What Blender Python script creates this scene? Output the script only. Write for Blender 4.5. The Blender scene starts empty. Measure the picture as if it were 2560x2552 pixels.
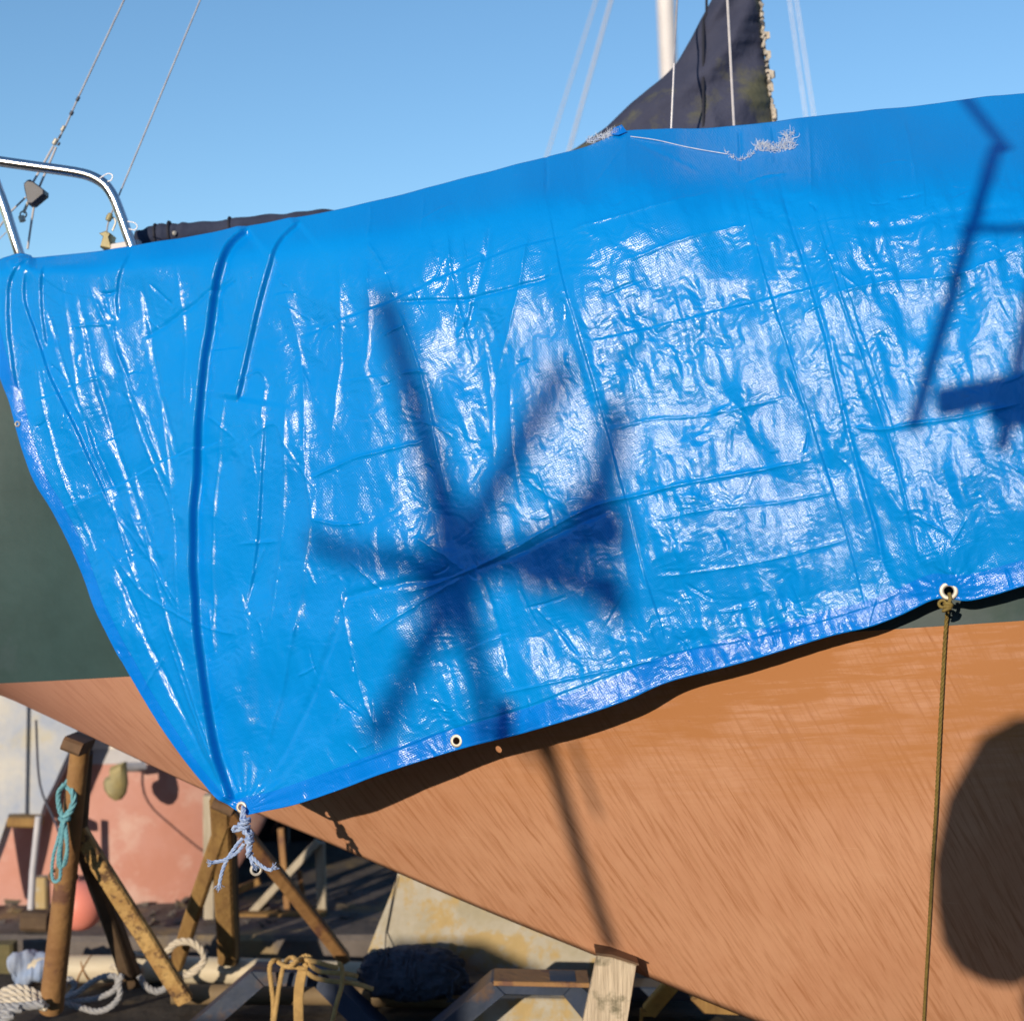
import bpy, math, random
import numpy as np
from mathutils import Vector, Matrix

# ------------------------------------------------------------------ camera, sky, sun, exposure
SC = bpy.context.scene
COL = SC.collection
FPX = 3614.0                       # focal length in pixels of the 2560 px wide photograph
CAMH = 1.10
PITCH = math.radians(2.0)
K = 2560.0 / 1932.0

cam_d = bpy.data.cameras.new("camera")
cam = bpy.data.objects.new("camera", cam_d)
COL.objects.link(cam)
cam.location = (0, 0, CAMH)
cam.rotation_euler = (math.radians(90) + PITCH, 0, 0)
cam_d.sensor_width = 56.0
cam_d.sensor_fit = 'HORIZONTAL'
cam_d.lens = 56.0 * FPX / 2560.0
cam_d.clip_end = 3000
cam_d.dof.use_dof = True
cam_d.dof.focus_distance = 2.52
cam_d.dof.aperture_fstop = 4.8
SC.camera = cam

SUN_AZ = math.radians(25)          # degrees to the left of straight behind the camera
SUN_EL = math.radians(11.5)
L = Vector((-math.sin(SUN_AZ) * math.cos(SUN_EL), -math.cos(SUN_AZ) * math.cos(SUN_EL), math.sin(SUN_EL)))
sun_d = bpy.data.lights.new("sun", 'SUN')
sun_d.energy = 4.8
sun_d.angle = math.radians(0.5)
sun_d.color = (1.0, 0.84, 0.62)
sun = bpy.data.objects.new("sun", sun_d)
COL.objects.link(sun)
sun.rotation_euler = L.to_track_quat('Z', 'Y').to_euler()

world = bpy.data.worlds.new("World")
SC.world = world
world.use_nodes = True
wn = world.node_tree
bg = wn.nodes["Background"]
sky = wn.nodes.new("ShaderNodeTexSky")
sky.sky_type = 'NISHITA'
sky.sun_disc = False
sky.sun_elevation = SUN_EL
sky.sun_rotation = math.atan2(L.x, L.y)
sky.altitude = 0
sky.air_density = 1.0
sky.dust_density = 0.0
sky.ozone_density = 2.5
hsv = wn.nodes.new("ShaderNodeHueSaturation")
hsv.inputs["Saturation"].default_value = 1.10
hsv.inputs["Value"].default_value = 1.28
wn.links.new(sky.outputs[0], hsv.inputs["Color"])
wn.links.new(hsv.outputs[0], bg.inputs[0])
bg.inputs[1].default_value = 0.15
SC.view_settings.view_transform = 'Standard'
SC.view_settings.look = 'None'
SC.view_settings.gamma = 1.0
SC.view_settings.exposure = 0.0
SC.view_settings.use_curve_mapping = False
SC.render.engine = 'CYCLES'
SC.cycles.max_bounces = 6

# ------------------------------------------------------------------ helpers
rnd = random.Random(7)
cp, sp = math.cos(PITCH), math.sin(PITCH)


def P(px, py, Y):
    """World point seen at photo pixel (px, py), at world depth Y."""
    x = (px - 1280.0) / FPX
    u = (1276.0 - py) / FPX
    dy = cp - u * sp
    dz = sp + u * cp
    s = Y / dy
    return Vector((x * s, Y, CAMH + dz * s))


def F(x, y, Y):
    return P(x * K, y * K, Y)


def Pn(px, py, Y):
    x = (px - 1280.0) / FPX
    u = (1276.0 - py) / FPX
    dy = cp - u * sp
    dz = sp + u * cp
    s = Y / dy
    return np.stack([x * s, np.broadcast_to(Y, s.shape), CAMH + dz * s], -1)


def catmull(pts, n=8, closed=False):
    pts = [Vector(p) for p in pts]
    out = []
    m = len(pts)
    segs = m if closed else m - 1
    for i in range(segs):
        if closed:
            p0, p1, p2, p3 = (pts[(i + k - 1) % m] for k in range(4))
        else:
            p1, p2 = pts[i], pts[i + 1]
            p0 = pts[i - 1] if i else p1 * 2 - p2
            p3 = pts[i + 2] if i + 2 < m else p2 * 2 - p1
        for k in range(n):
            t = k / n
            out.append(0.5 * ((2 * p1) + (p2 - p0) * t + (2 * p0 - 5 * p1 + 4 * p2 - p3) * t * t + (3 * p1 - p0 - 3 * p2 + p3) * t ** 3))
    if not closed:
        out.append(pts[-1])
    return out


class MB:
    def __init__(self):
        self.v, self.f = [], []

    def add(self, vs, fs):
        o = len(self.v)
        self.v += [tuple(v) for v in vs]
        self.f += [tuple(o + i for i in f) for f in fs]
        return self

    def tube(self, pts, r, n=8, closed=False, flat=None):
        pts = [Vector(p) for p in pts]
        m = len(pts)
        rr = r if isinstance(r, (list, tuple)) else [r] * m
        vs, fs = [], []
        t0 = (pts[1] - pts[0]).normalized()
        up = Vector((0, 0, 1)) if abs(t0.z) < 0.9 else Vector((0, 1, 0))
        nrm = (up - t0 * up.dot(t0)).normalized()
        for i in range(m):
            a = pts[i - 1] if (i or closed) else pts[0]
            b = pts[(i + 1) % m] if (i < m - 1 or closed) else pts[-1]
            t = (b - a)
            if t.length < 1e-9:
                t = t0
            t = t.normalized()
            nrm = nrm - t * nrm.dot(t)
            if nrm.length < 1e-6:
                nrm = t.orthogonal()
            nrm.normalize()
            bn = t.cross(nrm)
            for k in range(n):
                a2 = 2 * math.pi * k / n
                q = nrm * math.cos(a2) + bn * math.sin(a2)
                vs.append(pts[i] + q * rr[i])
        for i in range(m if closed else m - 1):
            j = (i + 1) % m
            for k in range(n):
                l = (k + 1) % n
                fs.append((i * n + k, i * n + l, j * n + l, j * n + k))
        if not closed:
            fs.append(tuple(range(n - 1, -1, -1)))
            fs.append(tuple((m - 1) * n + k for k in range(n)))
        return self.add(vs, fs)

    def rope(self, pts, r, strands=3, pitch=None, n=6, step=None):
        pts = [Vector(p) for p in pts]
        d = [0.0]
        for a, b in zip(pts, pts[1:]):
            d.append(d[-1] + (b - a).length)
        tot = d[-1]
        pitch = pitch or r * 7
        step = step or pitch / 8
        m = max(4, int(tot / step))
        res = []
        j = 0
        for i in range(m + 1):
            s = tot * i / m
            while j < len(pts) - 2 and d[j + 1] < s:
                j += 1
            t = (s - d[j]) / max(1e-9, d[j + 1] - d[j])
            res.append(pts[j].lerp(pts[j + 1], min(1, max(0, t))))
        nrm = None
        frames = []
        for i in range(m + 1):
            t = (res[min(m, i + 1)] - res[max(0, i - 1)]).normalized()
            if nrm is None:
                nrm = t.orthogonal().normalized()
            nrm = (nrm - t * nrm.dot(t)).normalized()
            frames.append((nrm.copy(), t.cross(nrm)))
        rs = r * 0.54
        off = r * 0.5
        for s in range(strands):
            path = []
            for i in range(m + 1):
                a = 2 * math.pi * (s / strands + tot * i / m / pitch)
                path.append(res[i] + frames[i][0] * math.cos(a) * off + frames[i][1] * math.sin(a) * off)
            self.tube(path, rs, n)
        return self

    def beam(self, a, b, w, h, up=Vector((0, 1, 0)), bev=0.12, twist=0.0, taper=1.0, segs=1, jit=0.0):
        """Bevelled rectangular bar from a to b; w is the size across, h along `up`."""
        a, b = Vector(a), Vector(b)
        t = (b - a).normalized()
        u = (up - t * up.dot(t))
        if u.length < 1e-4:
            u = t.orthogonal()
        u.normalize()
        s = t.cross(u)
        c = min(w, h) * bev
        prof = [(-w / 2 + c, -h / 2), (w / 2 - c, -h / 2), (w / 2, -h / 2 + c), (w / 2, h / 2 - c), (w / 2 - c, h / 2), (-w / 2 + c, h / 2), (-w / 2, h / 2 - c), (-w / 2, -h / 2 + c)]
        vs, fs = [], []
        for i in range(segs + 1):
            k = i / segs
            g = 1 + (taper - 1) * k
            q = a.lerp(b, k)
            jx, jy = (rnd.uniform(-jit, jit), rnd.uniform(-jit, jit))
            for x, y in prof:
                vs.append(q + s * (x * g + jx) + u * (y * g + jy))
        for i in range(segs):
            for k in range(8):
                l = (k + 1) % 8
                fs.append((i * 8 + k, i * 8 + l, i * 8 + 8 + l, i * 8 + 8 + k))
        fs.append(tuple(range(7, -1, -1)))
        fs.append(tuple(segs * 8 + k for k in range(8)))
        return self.add(vs, fs)

    def prism(self, outline, depth_vec, bev=0.0):
        """Outline (list of world points) pushed along depth_vec, with an optional chamfer."""
        o = [Vector(p) for p in outline]
        d = Vector(depth_vec)
        n = len(o)
        c = sum(o, Vector()) / n
        if bev:
            def ins(p, k):
                q = p - c
                return c + q * (1 - bev / max(q.length, 1e-6)) + d * k
            e = min(0.5, bev / d.length)
            rings = [[ins(p, 0) for p in o], [p + d * e for p in o], [p + d * (1 - e) for p in o], [ins(p, 1) for p in o]]
        else:
            rings = [o, [p + d for p in o]]
        vs = [p for r in rings for p in r]
        fs = []
        for r in range(len(rings) - 1):
            for k in range(n):
                l = (k + 1) % n
                fs.append((r * n + k, r * n + l, (r + 1) * n + l, (r + 1) * n + k))
        fs.append(tuple(range(n - 1, -1, -1)))
        fs.append(tuple((len(rings) - 1) * n + k for k in range(n)))
        return self.add(vs, fs)

    def lathe(self, base, axis, prof, n=24):
        """prof: list of (radius, height along axis)."""
        base, axis = Vector(base), Vector(axis).normalized()
        u = axis.orthogonal().normalized()
        w = axis.cross(u)
        vs, fs = [], []
        for r, h in prof:
            for k in range(n):
                a = 2 * math.pi * k / n
                vs.append(base + axis * h + (u * math.cos(a) + w * math.sin(a)) * max(r, 1e-5))
        for i in range(len(prof) - 1):
            for k in range(n):
                l = (k + 1) % n
                fs.append((i * n + k, i * n + l, (i + 1) * n + l, (i + 1) * n + k))
        return self.add(vs, fs)

    def torus(self, c, axis, R, r, n=24, m=10, sy=1.0):
        c, axis = Vector(c), Vector(axis).normalized()
        u = axis.orthogonal().normalized()
        w = axis.cross(u)
        pts = [c + (u * math.cos(2 * math.pi * k / n) + w * math.sin(2 * math.pi * k / n) * sy) * R for k in range(n)]
        return self.tube(pts, r, m, closed=True)

    def build(self, name, mat, parent=None, smooth=True):
        return mesh(name, self.v, self.f, mat, parent, smooth)


def mesh(name, v, f, mat, parent=None, smooth=True, fix=True):
    me = bpy.data.meshes.new(name)
    me.from_pydata([tuple(p) for p in v], [], f)
    if fix:
        import bmesh
        b = bmesh.new()
        b.from_mesh(me)
        bmesh.ops.recalc_face_normals(b, faces=b.faces)
        b.to_mesh(me)
        b.free()
    me.materials.append(mat)
    if smooth:
        me.polygons.foreach_set("use_smooth", [True] * len(me.polygons))
        me.set_sharp_from_angle(angle=math.radians(42))
    o = bpy.data.objects.new(name, me)
    COL.objects.link(o)
    if parent is not None:
        o.parent = parent
        o.matrix_parent_inverse = Matrix.Translation(parent.location).inverted()
    return o


def grid_mesh(name, V, mat, parent=None, uv=None, drop=None):
    """V: (rows, cols, 3) array."""
    r, c = V.shape[:2]
    idx = np.arange(r * c).reshape(r, c)
    q = np.stack([idx[:-1, :-1], idx[1:, :-1], idx[1:, 1:], idx[:-1, 1:]], -1).reshape(-1, 4)
    if drop is not None:
        q = q[~drop[:-1, :-1].reshape(-1)]
    me = bpy.data.meshes.new(name)
    me.vertices.add(r * c)
    me.vertices.foreach_set("co", V.reshape(-1).astype(np.float32))
    nf = len(q)
    me.loops.add(nf * 4)
    me.loops.foreach_set("vertex_index", q.reshape(-1).astype(np.int32))
    me.polygons.add(nf)
    me.polygons.foreach_set("loop_start", (np.arange(nf) * 4).astype(np.int32))
    me.polygons.foreach_set("use_smooth", np.ones(nf, bool))
    me.update(calc_edges=True)
    if uv is not None:
        ul = me.uv_layers.new(name="UVMap")
        ul.data.foreach_set("uv", uv.reshape(-1, 2)[q.reshape(-1)].reshape(-1).astype(np.float32))
    me.materials.append(mat)
    o = bpy.data.objects.new(name, me)
    COL.objects.link(o)
    if parent is not None:
        o.parent = parent
        o.matrix_parent_inverse = Matrix.Translation(parent.location).inverted()
    return o


def thing(name, label, cat, loc=(0, 0, 0), group=None):
    o = bpy.data.objects.new(name, None)
    o.empty_display_size = 0.1
    COL.objects.link(o)
    o.location = Vector(loc)
    o['label'] = label
    o['category'] = cat
    if group:
        o['group'] = group
    return o


def tag(o, label, cat, group=None, kind=None):
    o['label'] = label
    o['category'] = cat
    if group:
        o['group'] = group
    if kind:
        o['kind'] = kind
    return o


# ------------------------------------------------------------------ materials
def pm(name, c1, c2=None, scale=8.0, rough=0.6, metal=0.0, bump=0.0, bscale=None, stretch=(1, 1, 1), c3=None, s3=3.0, t3=0.58, spec=0.5, uvs=False, detail=6.0, rot=(0, 0, 0), coat=0.0):
    m = bpy.data.materials.new(name)
    m.use_nodes = True
    nt = m.node_tree
    b = nt.nodes["Principled BSDF"]
    N, Lk = nt.nodes.new, nt.links.new
    tc = N("ShaderNodeTexCoord")
    mp = N("ShaderNodeMapping")
    mp.inputs["Scale"].default_value = stretch
    mp.inputs["Rotation"].default_value = rot
    Lk(tc.outputs["UV" if uvs else "Object"], mp.inputs[0])
    nz = N("ShaderNodeTexNoise")
    nz.inputs["Scale"].default_value = scale
    nz.inputs["Detail"].default_value = detail
    nz.inputs["Roughness"].default_value = 0.62
    Lk(mp.outputs[0], nz.inputs["Vector"])
    c2 = c2 or tuple(x * 0.7 for x in c1)
    ramp = N("ShaderNodeValToRGB")
    ramp.color_ramp.elements[0].position = 0.36
    ramp.color_ramp.elements[1].position = 0.64
    ramp.color_ramp.elements[0].color = (*c2, 1)
    ramp.color_ramp.elements[1].color = (*c1, 1)
    Lk(nz.outputs["Fac"], ramp.inputs[0])
    out = ramp.outputs[0]
    if c3:
        n3 = N("ShaderNodeTexNoise")
        n3.inputs["Scale"].default_value = s3
        n3.inputs["Detail"].default_value = 7
        n3.inputs["Roughness"].default_value = 0.65
        Lk(tc.outputs["UV" if uvs else "Object"], n3.inputs["Vector"])
        r3 = N("ShaderNodeValToRGB")
        r3.color_ramp.elements[0].position = t3 - 0.05
        r3.color_ramp.elements[1].position = t3 + 0.05
        Lk(n3.outputs["Fac"], r3.inputs[0])
        mx = N("ShaderNodeMixRGB")
        mx.inputs[2].default_value = (*c3, 1)
        Lk(r3.outputs[0], mx.inputs[0])
        Lk(out, mx.inputs[1])
        out = mx.outputs[0]
    Lk(out, b.inputs["Base Color"])
    b.inputs["Roughness"].default_value = rough
    b.inputs["Metallic"].default_value = metal
    b.inputs["Specular IOR Level"].default_value = spec
    b.inputs["Coat Weight"].default_value = coat
    if bump:
        nb = N("ShaderNodeTexNoise")
        nb.inputs["Scale"].default_value = bscale or scale * 3
        nb.inputs["Detail"].default_value = 5
        Lk(mp.outputs[0], nb.inputs["Vector"])
        bp = N("ShaderNodeBump")
        bp.inputs["Strength"].default_value = bump
        bp.inputs["Distance"].default_value = 0.01
        Lk(nb.outputs["Fac"], bp.inputs["Height"])
        Lk(bp.outputs[0], b.inputs["Normal"])
    return m


def tarp_material(name, base, edge):
    m = bpy.data.materials.new(name)
    m.use_nodes = True
    nt = m.node_tree
    b = nt.nodes["Principled BSDF"]
    N, Lk = nt.nodes.new, nt.links.new
    tc = N("ShaderNodeTexCoord")
    # woven polyethylene: two crossed sets of tapes, UV is in metres on the cloth
    mp = N("ShaderNodeMapping")
    mp.inputs["Rotation"].default_value = (0, 0, math.radians(-15))
    Lk(tc.outputs["UV"], mp.inputs[0])
    sx = N("ShaderNodeSeparateXYZ")
    Lk(mp.outputs[0], sx.inputs[0])
    waves = []
    for ax, per in ((0, 0.0056), (1, 0.0050)):
        mu = N("ShaderNodeMath"); mu.operation = 'MULTIPLY'; mu.inputs[1].default_value = 2 * math.pi / per
        Lk(sx.outputs[ax], mu.inputs[0])
        sn = N("ShaderNodeMath"); sn.operation = 'SINE'
        Lk(mu.outputs[0], sn.inputs[0])
        waves.append(sn)
    wv = N("ShaderNodeMath"); wv.operation = 'MULTIPLY'
    Lk(waves[0].outputs[0], wv.inputs[0]); Lk(waves[1].outputs[0], wv.inputs[1])
    # fine crackle of a film that has been folded many times
    cr = N("ShaderNodeTexNoise"); cr.inputs["Scale"].default_value = 70; cr.inputs["Detail"].default_value = 6; cr.inputs["Roughness"].default_value = 0.6
    mp2 = N("ShaderNodeMapping"); mp2.inputs["Rotation"].default_value = (0, 0, math.radians(-15)); mp2.inputs["Scale"].default_value = (1.0, 0.55, 1)
    Lk(tc.outputs["UV"], mp2.inputs[0]); Lk(mp2.outputs[0], cr.inputs["Vector"])
    b1 = N("ShaderNodeBump"); b1.inputs["Strength"].default_value = 1.0; b1.inputs["Distance"].default_value = 0.00009
    Lk(wv.outputs[0], b1.inputs["Height"])
    b2 = N("ShaderNodeBump"); b2.inputs["Strength"].default_value = 1.0; b2.inputs["Distance"].default_value = 0.0010
    Lk(cr.outputs["Fac"], b2.inputs["Height"]); Lk(b1.outputs[0], b2.inputs["Normal"])
    fn = N("ShaderNodeTexNoise"); fn.inputs["Scale"].default_value = 240; fn.inputs["Detail"].default_value = 4; fn.inputs["Roughness"].default_value = 0.65
    Lk(mp2.outputs[0], fn.inputs["Vector"])
    b3 = N("ShaderNodeBump"); b3.inputs["Strength"].default_value = 1.0; b3.inputs["Distance"].default_value = 0.00046
    Lk(fn.outputs["Fac"], b3.inputs["Height"]); Lk(b2.outputs[0], b3.inputs["Normal"])
    Lk(b3.outputs[0], b.inputs["Normal"])
    # colour: even blue with slight bleaching and pale scuffs
    n1 = N("ShaderNodeTexNoise"); n1.inputs["Scale"].default_value = 4.0; n1.inputs["Detail"].default_value = 6
    Lk(tc.outputs["UV"], n1.inputs["Vector"])
    mx = N("ShaderNodeMixRGB"); mx.inputs[1].default_value = (*base, 1); mx.inputs[2].default_value = (*edge, 1)
    r1 = N("ShaderNodeValToRGB"); r1.color_ramp.elements[0].position = 0.35; r1.color_ramp.elements[1].position = 0.7
    Lk(n1.outputs["Fac"], r1.inputs[0]); Lk(r1.outputs[0], mx.inputs[0])
    n2 = N("ShaderNodeTexNoise"); n2.inputs["Scale"].default_value = 26; n2.inputs["Detail"].default_value = 9; n2.inputs["Roughness"].default_value = 0.75
    mp3 = N("ShaderNodeMapping"); mp3.inputs["Scale"].default_value = (0.35, 1.6, 1); mp3.inputs["Rotation"].default_value = (0, 0, math.radians(12))
    Lk(tc.outputs["UV"], mp3.inputs[0]); Lk(mp3.outputs[0], n2.inputs["Vector"])
    r2 = N("ShaderNodeValToRGB"); r2.color_ramp.elements[0].position = 0.64; r2.color_ramp.elements[1].position = 0.80
    r2.color_ramp.elements[1].color = (0.28, 0.28, 0.28, 1)
    Lk(n2.outputs["Fac"], r2.inputs[0])
    mx2 = N("ShaderNodeMixRGB"); mx2.inputs[2].default_value = (0.30, 0.42, 0.62, 1)
    Lk(r2.outputs[0], mx2.inputs[0]); Lk(mx.outputs[0], mx2.inputs[1])
    Lk(mx2.outputs[0], b.inputs["Base Color"])
    b.inputs["Roughness"].default_value = 0.36
    b.inputs["Specular IOR Level"].default_value = 0.05
    b.inputs["Coat Weight"].default_value = 0.62
    b.inputs["Coat Roughness"].default_value = 0.15
    b.inputs["Coat IOR"].default_value = 1.45
    Lk(b3.outputs[0], b.inputs["Coat Normal"])
    return m


def hull_material():
    """Thinned copper-brown antifouling brushed and run down over the planking; UV: x along the boat, y down the girth, in metres."""
    m = bpy.data.materials.new("antifouling")
    m.use_nodes = True
    nt = m.node_tree
    b = nt.nodes["Principled BSDF"]
    N, Lk = nt.nodes.new, nt.links.new
    tc = N("ShaderNodeTexCoord")

    def noise(scale, rot, sc, detail=6, rough=0.6, dist=0.0):
        a = N("ShaderNodeMapping"); a.inputs["Rotation"].default_value = (0, 0, math.radians(rot))
        Lk(tc.outputs["UV"], a.inputs[0])
        c = N("ShaderNodeMapping"); c.inputs["Scale"].default_value = sc
        Lk(a.outputs[0], c.inputs[0])
        n = N("ShaderNodeTexNoise"); n.inputs["Scale"].default_value = scale; n.inputs["Detail"].default_value = detail
        n.inputs["Roughness"].default_value = rough; n.inputs["Distortion"].default_value = dist
        Lk(c.outputs[0], n.inputs["Vector"])
        return n.outputs["Fac"]

    def ramp(fac, a, c, ca=(0, 0, 0), cb=(1, 1, 1)):
        r = N("ShaderNodeValToRGB")
        r.color_ramp.elements[0].position = a; r.color_ramp.elements[1].position = c
        r.color_ramp.elements[0].color = (*ca, 1); r.color_ramp.elements[1].color = (*cb, 1)
        Lk(fac, r.inputs[0])
        return r.outputs[0]

    def mix(f, a, c, mode='MIX'):
        x = N("ShaderNodeMixRGB"); x.blend_type = mode
        for i, s in ((0, f), (1, a), (2, c)):
            if hasattr(s, "is_output"):
                Lk(s, x.inputs[i])
            elif isinstance(s, (int, float)):
                x.inputs[i].default_value = s
            else:
                x.inputs[i].default_value = (*s, 1)
        return x.outputs[0]

    base = ramp(noise(3.0, 0, (1, 1, 1)), 0.35, 0.65, (0.54, 0.275, 0.165), (0.59, 0.315, 0.195))
    streak = ramp(noise(1.0, 27, (150, 6.0, 1), 5, 0.62, 0.45), 0.48, 0.70)
    streak2 = ramp(noise(1.0, 24, (210, 9.0, 1), 4, 0.6, 0.3), 0.53, 0.70)
    light = ramp(noise(1.0, 27, (110, 5.0, 1), 5, 0.62, 0.4), 0.52, 0.74)
    area = ramp(noise(2.2, 0, (1, 1, 1), 4), 0.35, 0.60)
    c = mix(mix(0.26, streak, area, 'MULTIPLY'), base, (0.38, 0.165, 0.078))
    k2 = N("ShaderNodeMath"); k2.operation = 'MULTIPLY'; k2.inputs[1].default_value = 0.22
    Lk(streak2, k2.inputs[0])
    c = mix(k2.outputs[0], c, (0.35, 0.145, 0.068))
    k3 = N("ShaderNodeMath"); k3.operation = 'MULTIPLY'; k3.inputs[1].default_value = 0.20
    Lk(light, k3.inputs[0])
    c = mix(k3.outputs[0], c, (0.64, 0.38, 0.23))
    blot = ramp(noise(5.0, 20, (1, .6, 1), 7, 0.68, 0.6), 0.50, 0.66)
    k5 = N("ShaderNodeMath"); k5.operation = 'MULTIPLY'; k5.inputs[1].default_value = 0.30
    Lk(blot, k5.inputs[0])
    c = mix(k5.outputs[0], c, (0.46, 0.20, 0.105))
    scr = ramp(noise(1.0, -6, (10, 160, 1), 3, 0.5, 0.2), 0.70, 0.76)
    k6 = N("ShaderNodeMath"); k6.operation = 'MULTIPLY'; k6.inputs[1].default_value = 0.35
    Lk(scr, k6.inputs[0])
    c = mix(k6.outputs[0], c, (0.66, 0.40, 0.27))
    # a less faded orange band under the waterline forward, worn through in horizontal scuffs
    sep = N("ShaderNodeSeparateXYZ"); Lk(tc.outputs["UV"], sep.inputs[0])
    gy = ramp(sep.outputs[1], 0.10, 0.42, (1, 1, 1), (0, 0, 0))
    gx = N("ShaderNodeMapRange"); gx.inputs[1].default_value = -0.35; gx.inputs[2].default_value = 0.35
    Lk(sep.outputs[0], gx.inputs[0])
    band = mix(1.0, gy, gx.outputs[0], 'MULTIPLY')
    worn = ramp(noise(1.0, 0, (7, 60, 1), 7, 0.7, 0.4), 0.40, 0.60)
    patch = ramp(noise(3.4, 0, (1, 1.4, 1), 5), 0.42, 0.58)
    wp = mix(1.0, worn, patch, 'ADD')
    f = mix(1.0, band, wp, 'MULTIPLY')
    c = mix(f, c, (0.46, 0.205, 0.085))
    # pinker, chalky towards the stern; part of the pink is light put into the colour
    gs = N("ShaderNodeMapRange"); gs.inputs[1].default_value = -0.45; gs.inputs[2].default_value = -1.1; gs.inputs[4].default_value = 0.6
    Lk(sep.outputs[0], gs.inputs[0])
    c = mix(gs.outputs[0], c, (0.58, 0.29, 0.26))
    spk = ramp(noise(160, 0, (1, 1, 1), 2), 0.70, 0.74)
    k4 = N("ShaderNodeMath"); k4.operation = 'MULTIPLY'; k4.inputs[1].default_value = 0.35
    Lk(spk, k4.inputs[0])
    c = mix(k4.outputs[0], c, (0.3, 0.12, 0.07))
    Lk(c, b.inputs["Base Color"])
    b.inputs["Roughness"].default_value = 0.72
    b.inputs["Specular IOR Level"].default_value = 0.25
    bp = N("ShaderNodeBump"); bp.inputs["Strength"].default_value = 0.5; bp.inputs["Distance"].default_value = 0.0012
    Lk(noise(1.0, 27, (120, 5.0, 1), 4, 0.55, 0.25), bp.inputs["Height"])
    Lk(bp.outputs[0], b.inputs["Normal"])
    return m


M = {}
M['tarp'] = tarp_material("blue_polythene", (0.0003, 0.205, 0.63), (0.0006, 0.228, 0.67))
M['hem'] = tarp_material("blue_polythene_hem", (0.0003, 0.162, 0.63), (0.0006, 0.180, 0.67))
M['hull'] = hull_material()
M['green'] = pm("dark_green_topside_paint", (0.026, 0.060, 0.064), (0.017, 0.042, 0.044), 5, 0.5, bump=0.05, bscale=40, c3=(0.036, 0.062, 0.074), s3=2.0, t3=0.55, spec=0.25)
M['deck'] = pm("grey_deck_paint", (0.4, 0.4, 0.38), (0.3, 0.3, 0.29), 10, 0.7)
M['steel'] = pm("polished_stainless_steel", (0.72, 0.72, 0.74), (0.62, 0.62, 0.65), 30, 0.2, metal=1.0, bump=0.02)
M['grommet'] = pm("dull_grommet_metal", (0.52, 0.49, 0.44), (0.38, 0.35, 0.31), 60, 0.5, metal=0.35)
M['wire'] = pm("rigging_wire", (0.50, 0.49, 0.52), (0.38, 0.37, 0.42), 40, 0.45, metal=0.4)
M['whiterope'] = pm("white_braided_rope", (0.52, 0.49, 0.50), (0.42, 0.40, 0.43), 60, 0.8)
M['block'] = pm("dark_block_plastic", (0.05, 0.06, 0.10), (0.03, 0.035, 0.06), 30, 0.5)
M['mast'] = pm("white_painted_mast", (0.62, 0.585, 0.60), (0.55, 0.52, 0.54), 4, 0.5)
M['cover'] = pm("faded_navy_canvas", (0.055, 0.060, 0.100), (0.036, 0.040, 0.072), 5, 0.85, bump=0.35, bscale=60, c3=(0.105, 0.105, 0.070), s3=4.0, t3=0.57, spec=0.2)
M['cover2'] = pm("navy_boom_canvas", (0.040, 0.048, 0.085), (0.026, 0.032, 0.060), 9, 0.9, bump=0.5, bscale=40, spec=0.2)
M['seam'] = pm("dark_seam_tape", (0.015, 0.016, 0.03), (0.01, 0.011, 0.02), 20, 0.8)
M['lace'] = pm("frayed_pale_webbing", (0.55, 0.50, 0.44), (0.3, 0.27, 0.24), 60, 0.9)
M['fray'] = pm("frayed_white_fibres", (0.62, 0.66, 0.74), (0.42, 0.50, 0.66), 60, 0.85)
M['olive'] = pm("olive_cord", (0.235, 0.17, 0.045), (0.15, 0.105, 0.025), 120, 0.8)
M['twine'] = pm("blue_white_twine", (0.40, 0.48, 0.66), (0.20, 0.30, 0.55), 150, 0.75)
M['teal'] = pm("teal_cord", (0.16, 0.40, 0.47), (0.10, 0.28, 0.36), 80, 0.8)
M['red'] = pm("faded_red_antifouling", (0.58, 0.32, 0.29), (0.52, 0.25, 0.20), 3.5, 0.85, bump=0.2, bscale=18, c3=(0.62, 0.41, 0.37), s3=4.0, t3=0.54, spec=0.2)
M['redtop'] = pm("white_topside_paint", (0.80, 0.76, 0.74), (0.7, 0.66, 0.64), 4, 0.5)
M['stripe'] = pm("grey_boot_stripe", (0.52, 0.52, 0.58), (0.42, 0.43, 0.5), 14, 0.6)
M['rudder'] = pm("chalky_blue_white_paint", (0.50, 0.50, 0.50), (0.30, 0.36, 0.50), 7, 0.75, bump=0.3, bscale=25, c3=(0.46, 0.44, 0.38), s3=6.0, t3=0.62)
M['bronze'] = pm("verdigris_bronze", (0.34, 0.28, 0.13), (0.24, 0.22, 0.13), 14, 0.55, metal=0.2, bump=0.2)
M['rust'] = pm("rusty_painted_steel_pipe", (0.30, 0.165, 0.065), (0.22, 0.11, 0.045), 9, 0.7, bump=0.3, bscale=60, c3=(0.15, 0.07, 0.045), s3=14, t3=0.60)
M['flake'] = pm("flaking_yellow_brown_steel", (0.50, 0.32, 0.12), (0.33, 0.18, 0.06), 22, 0.75, bump=0.5, bscale=60, c3=(0.13, 0.07, 0.035), s3=40, t3=0.56)
M['pad'] = pm("worn_stand_pad", (0.16, 0.09, 0.05), (0.08, 0.05, 0.03), 20, 0.8)
M['ochre'] = pm("ochre_sawn_timber", (0.29, 0.175, 0.06), (0.20, 0.11, 0.04), 10, 0.85, bump=0.3, stretch=(4, 4, 0.6))
M['palewood'] = pm("pale_weathered_timber", (0.56, 0.47, 0.36), (0.38, 0.31, 0.23), 9, 0.85, bump=0.5, bscale=30, stretch=(9, 9, 0.7), c3=(0.17, 0.15, 0.10), s3=11, t3=0.62)
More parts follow.
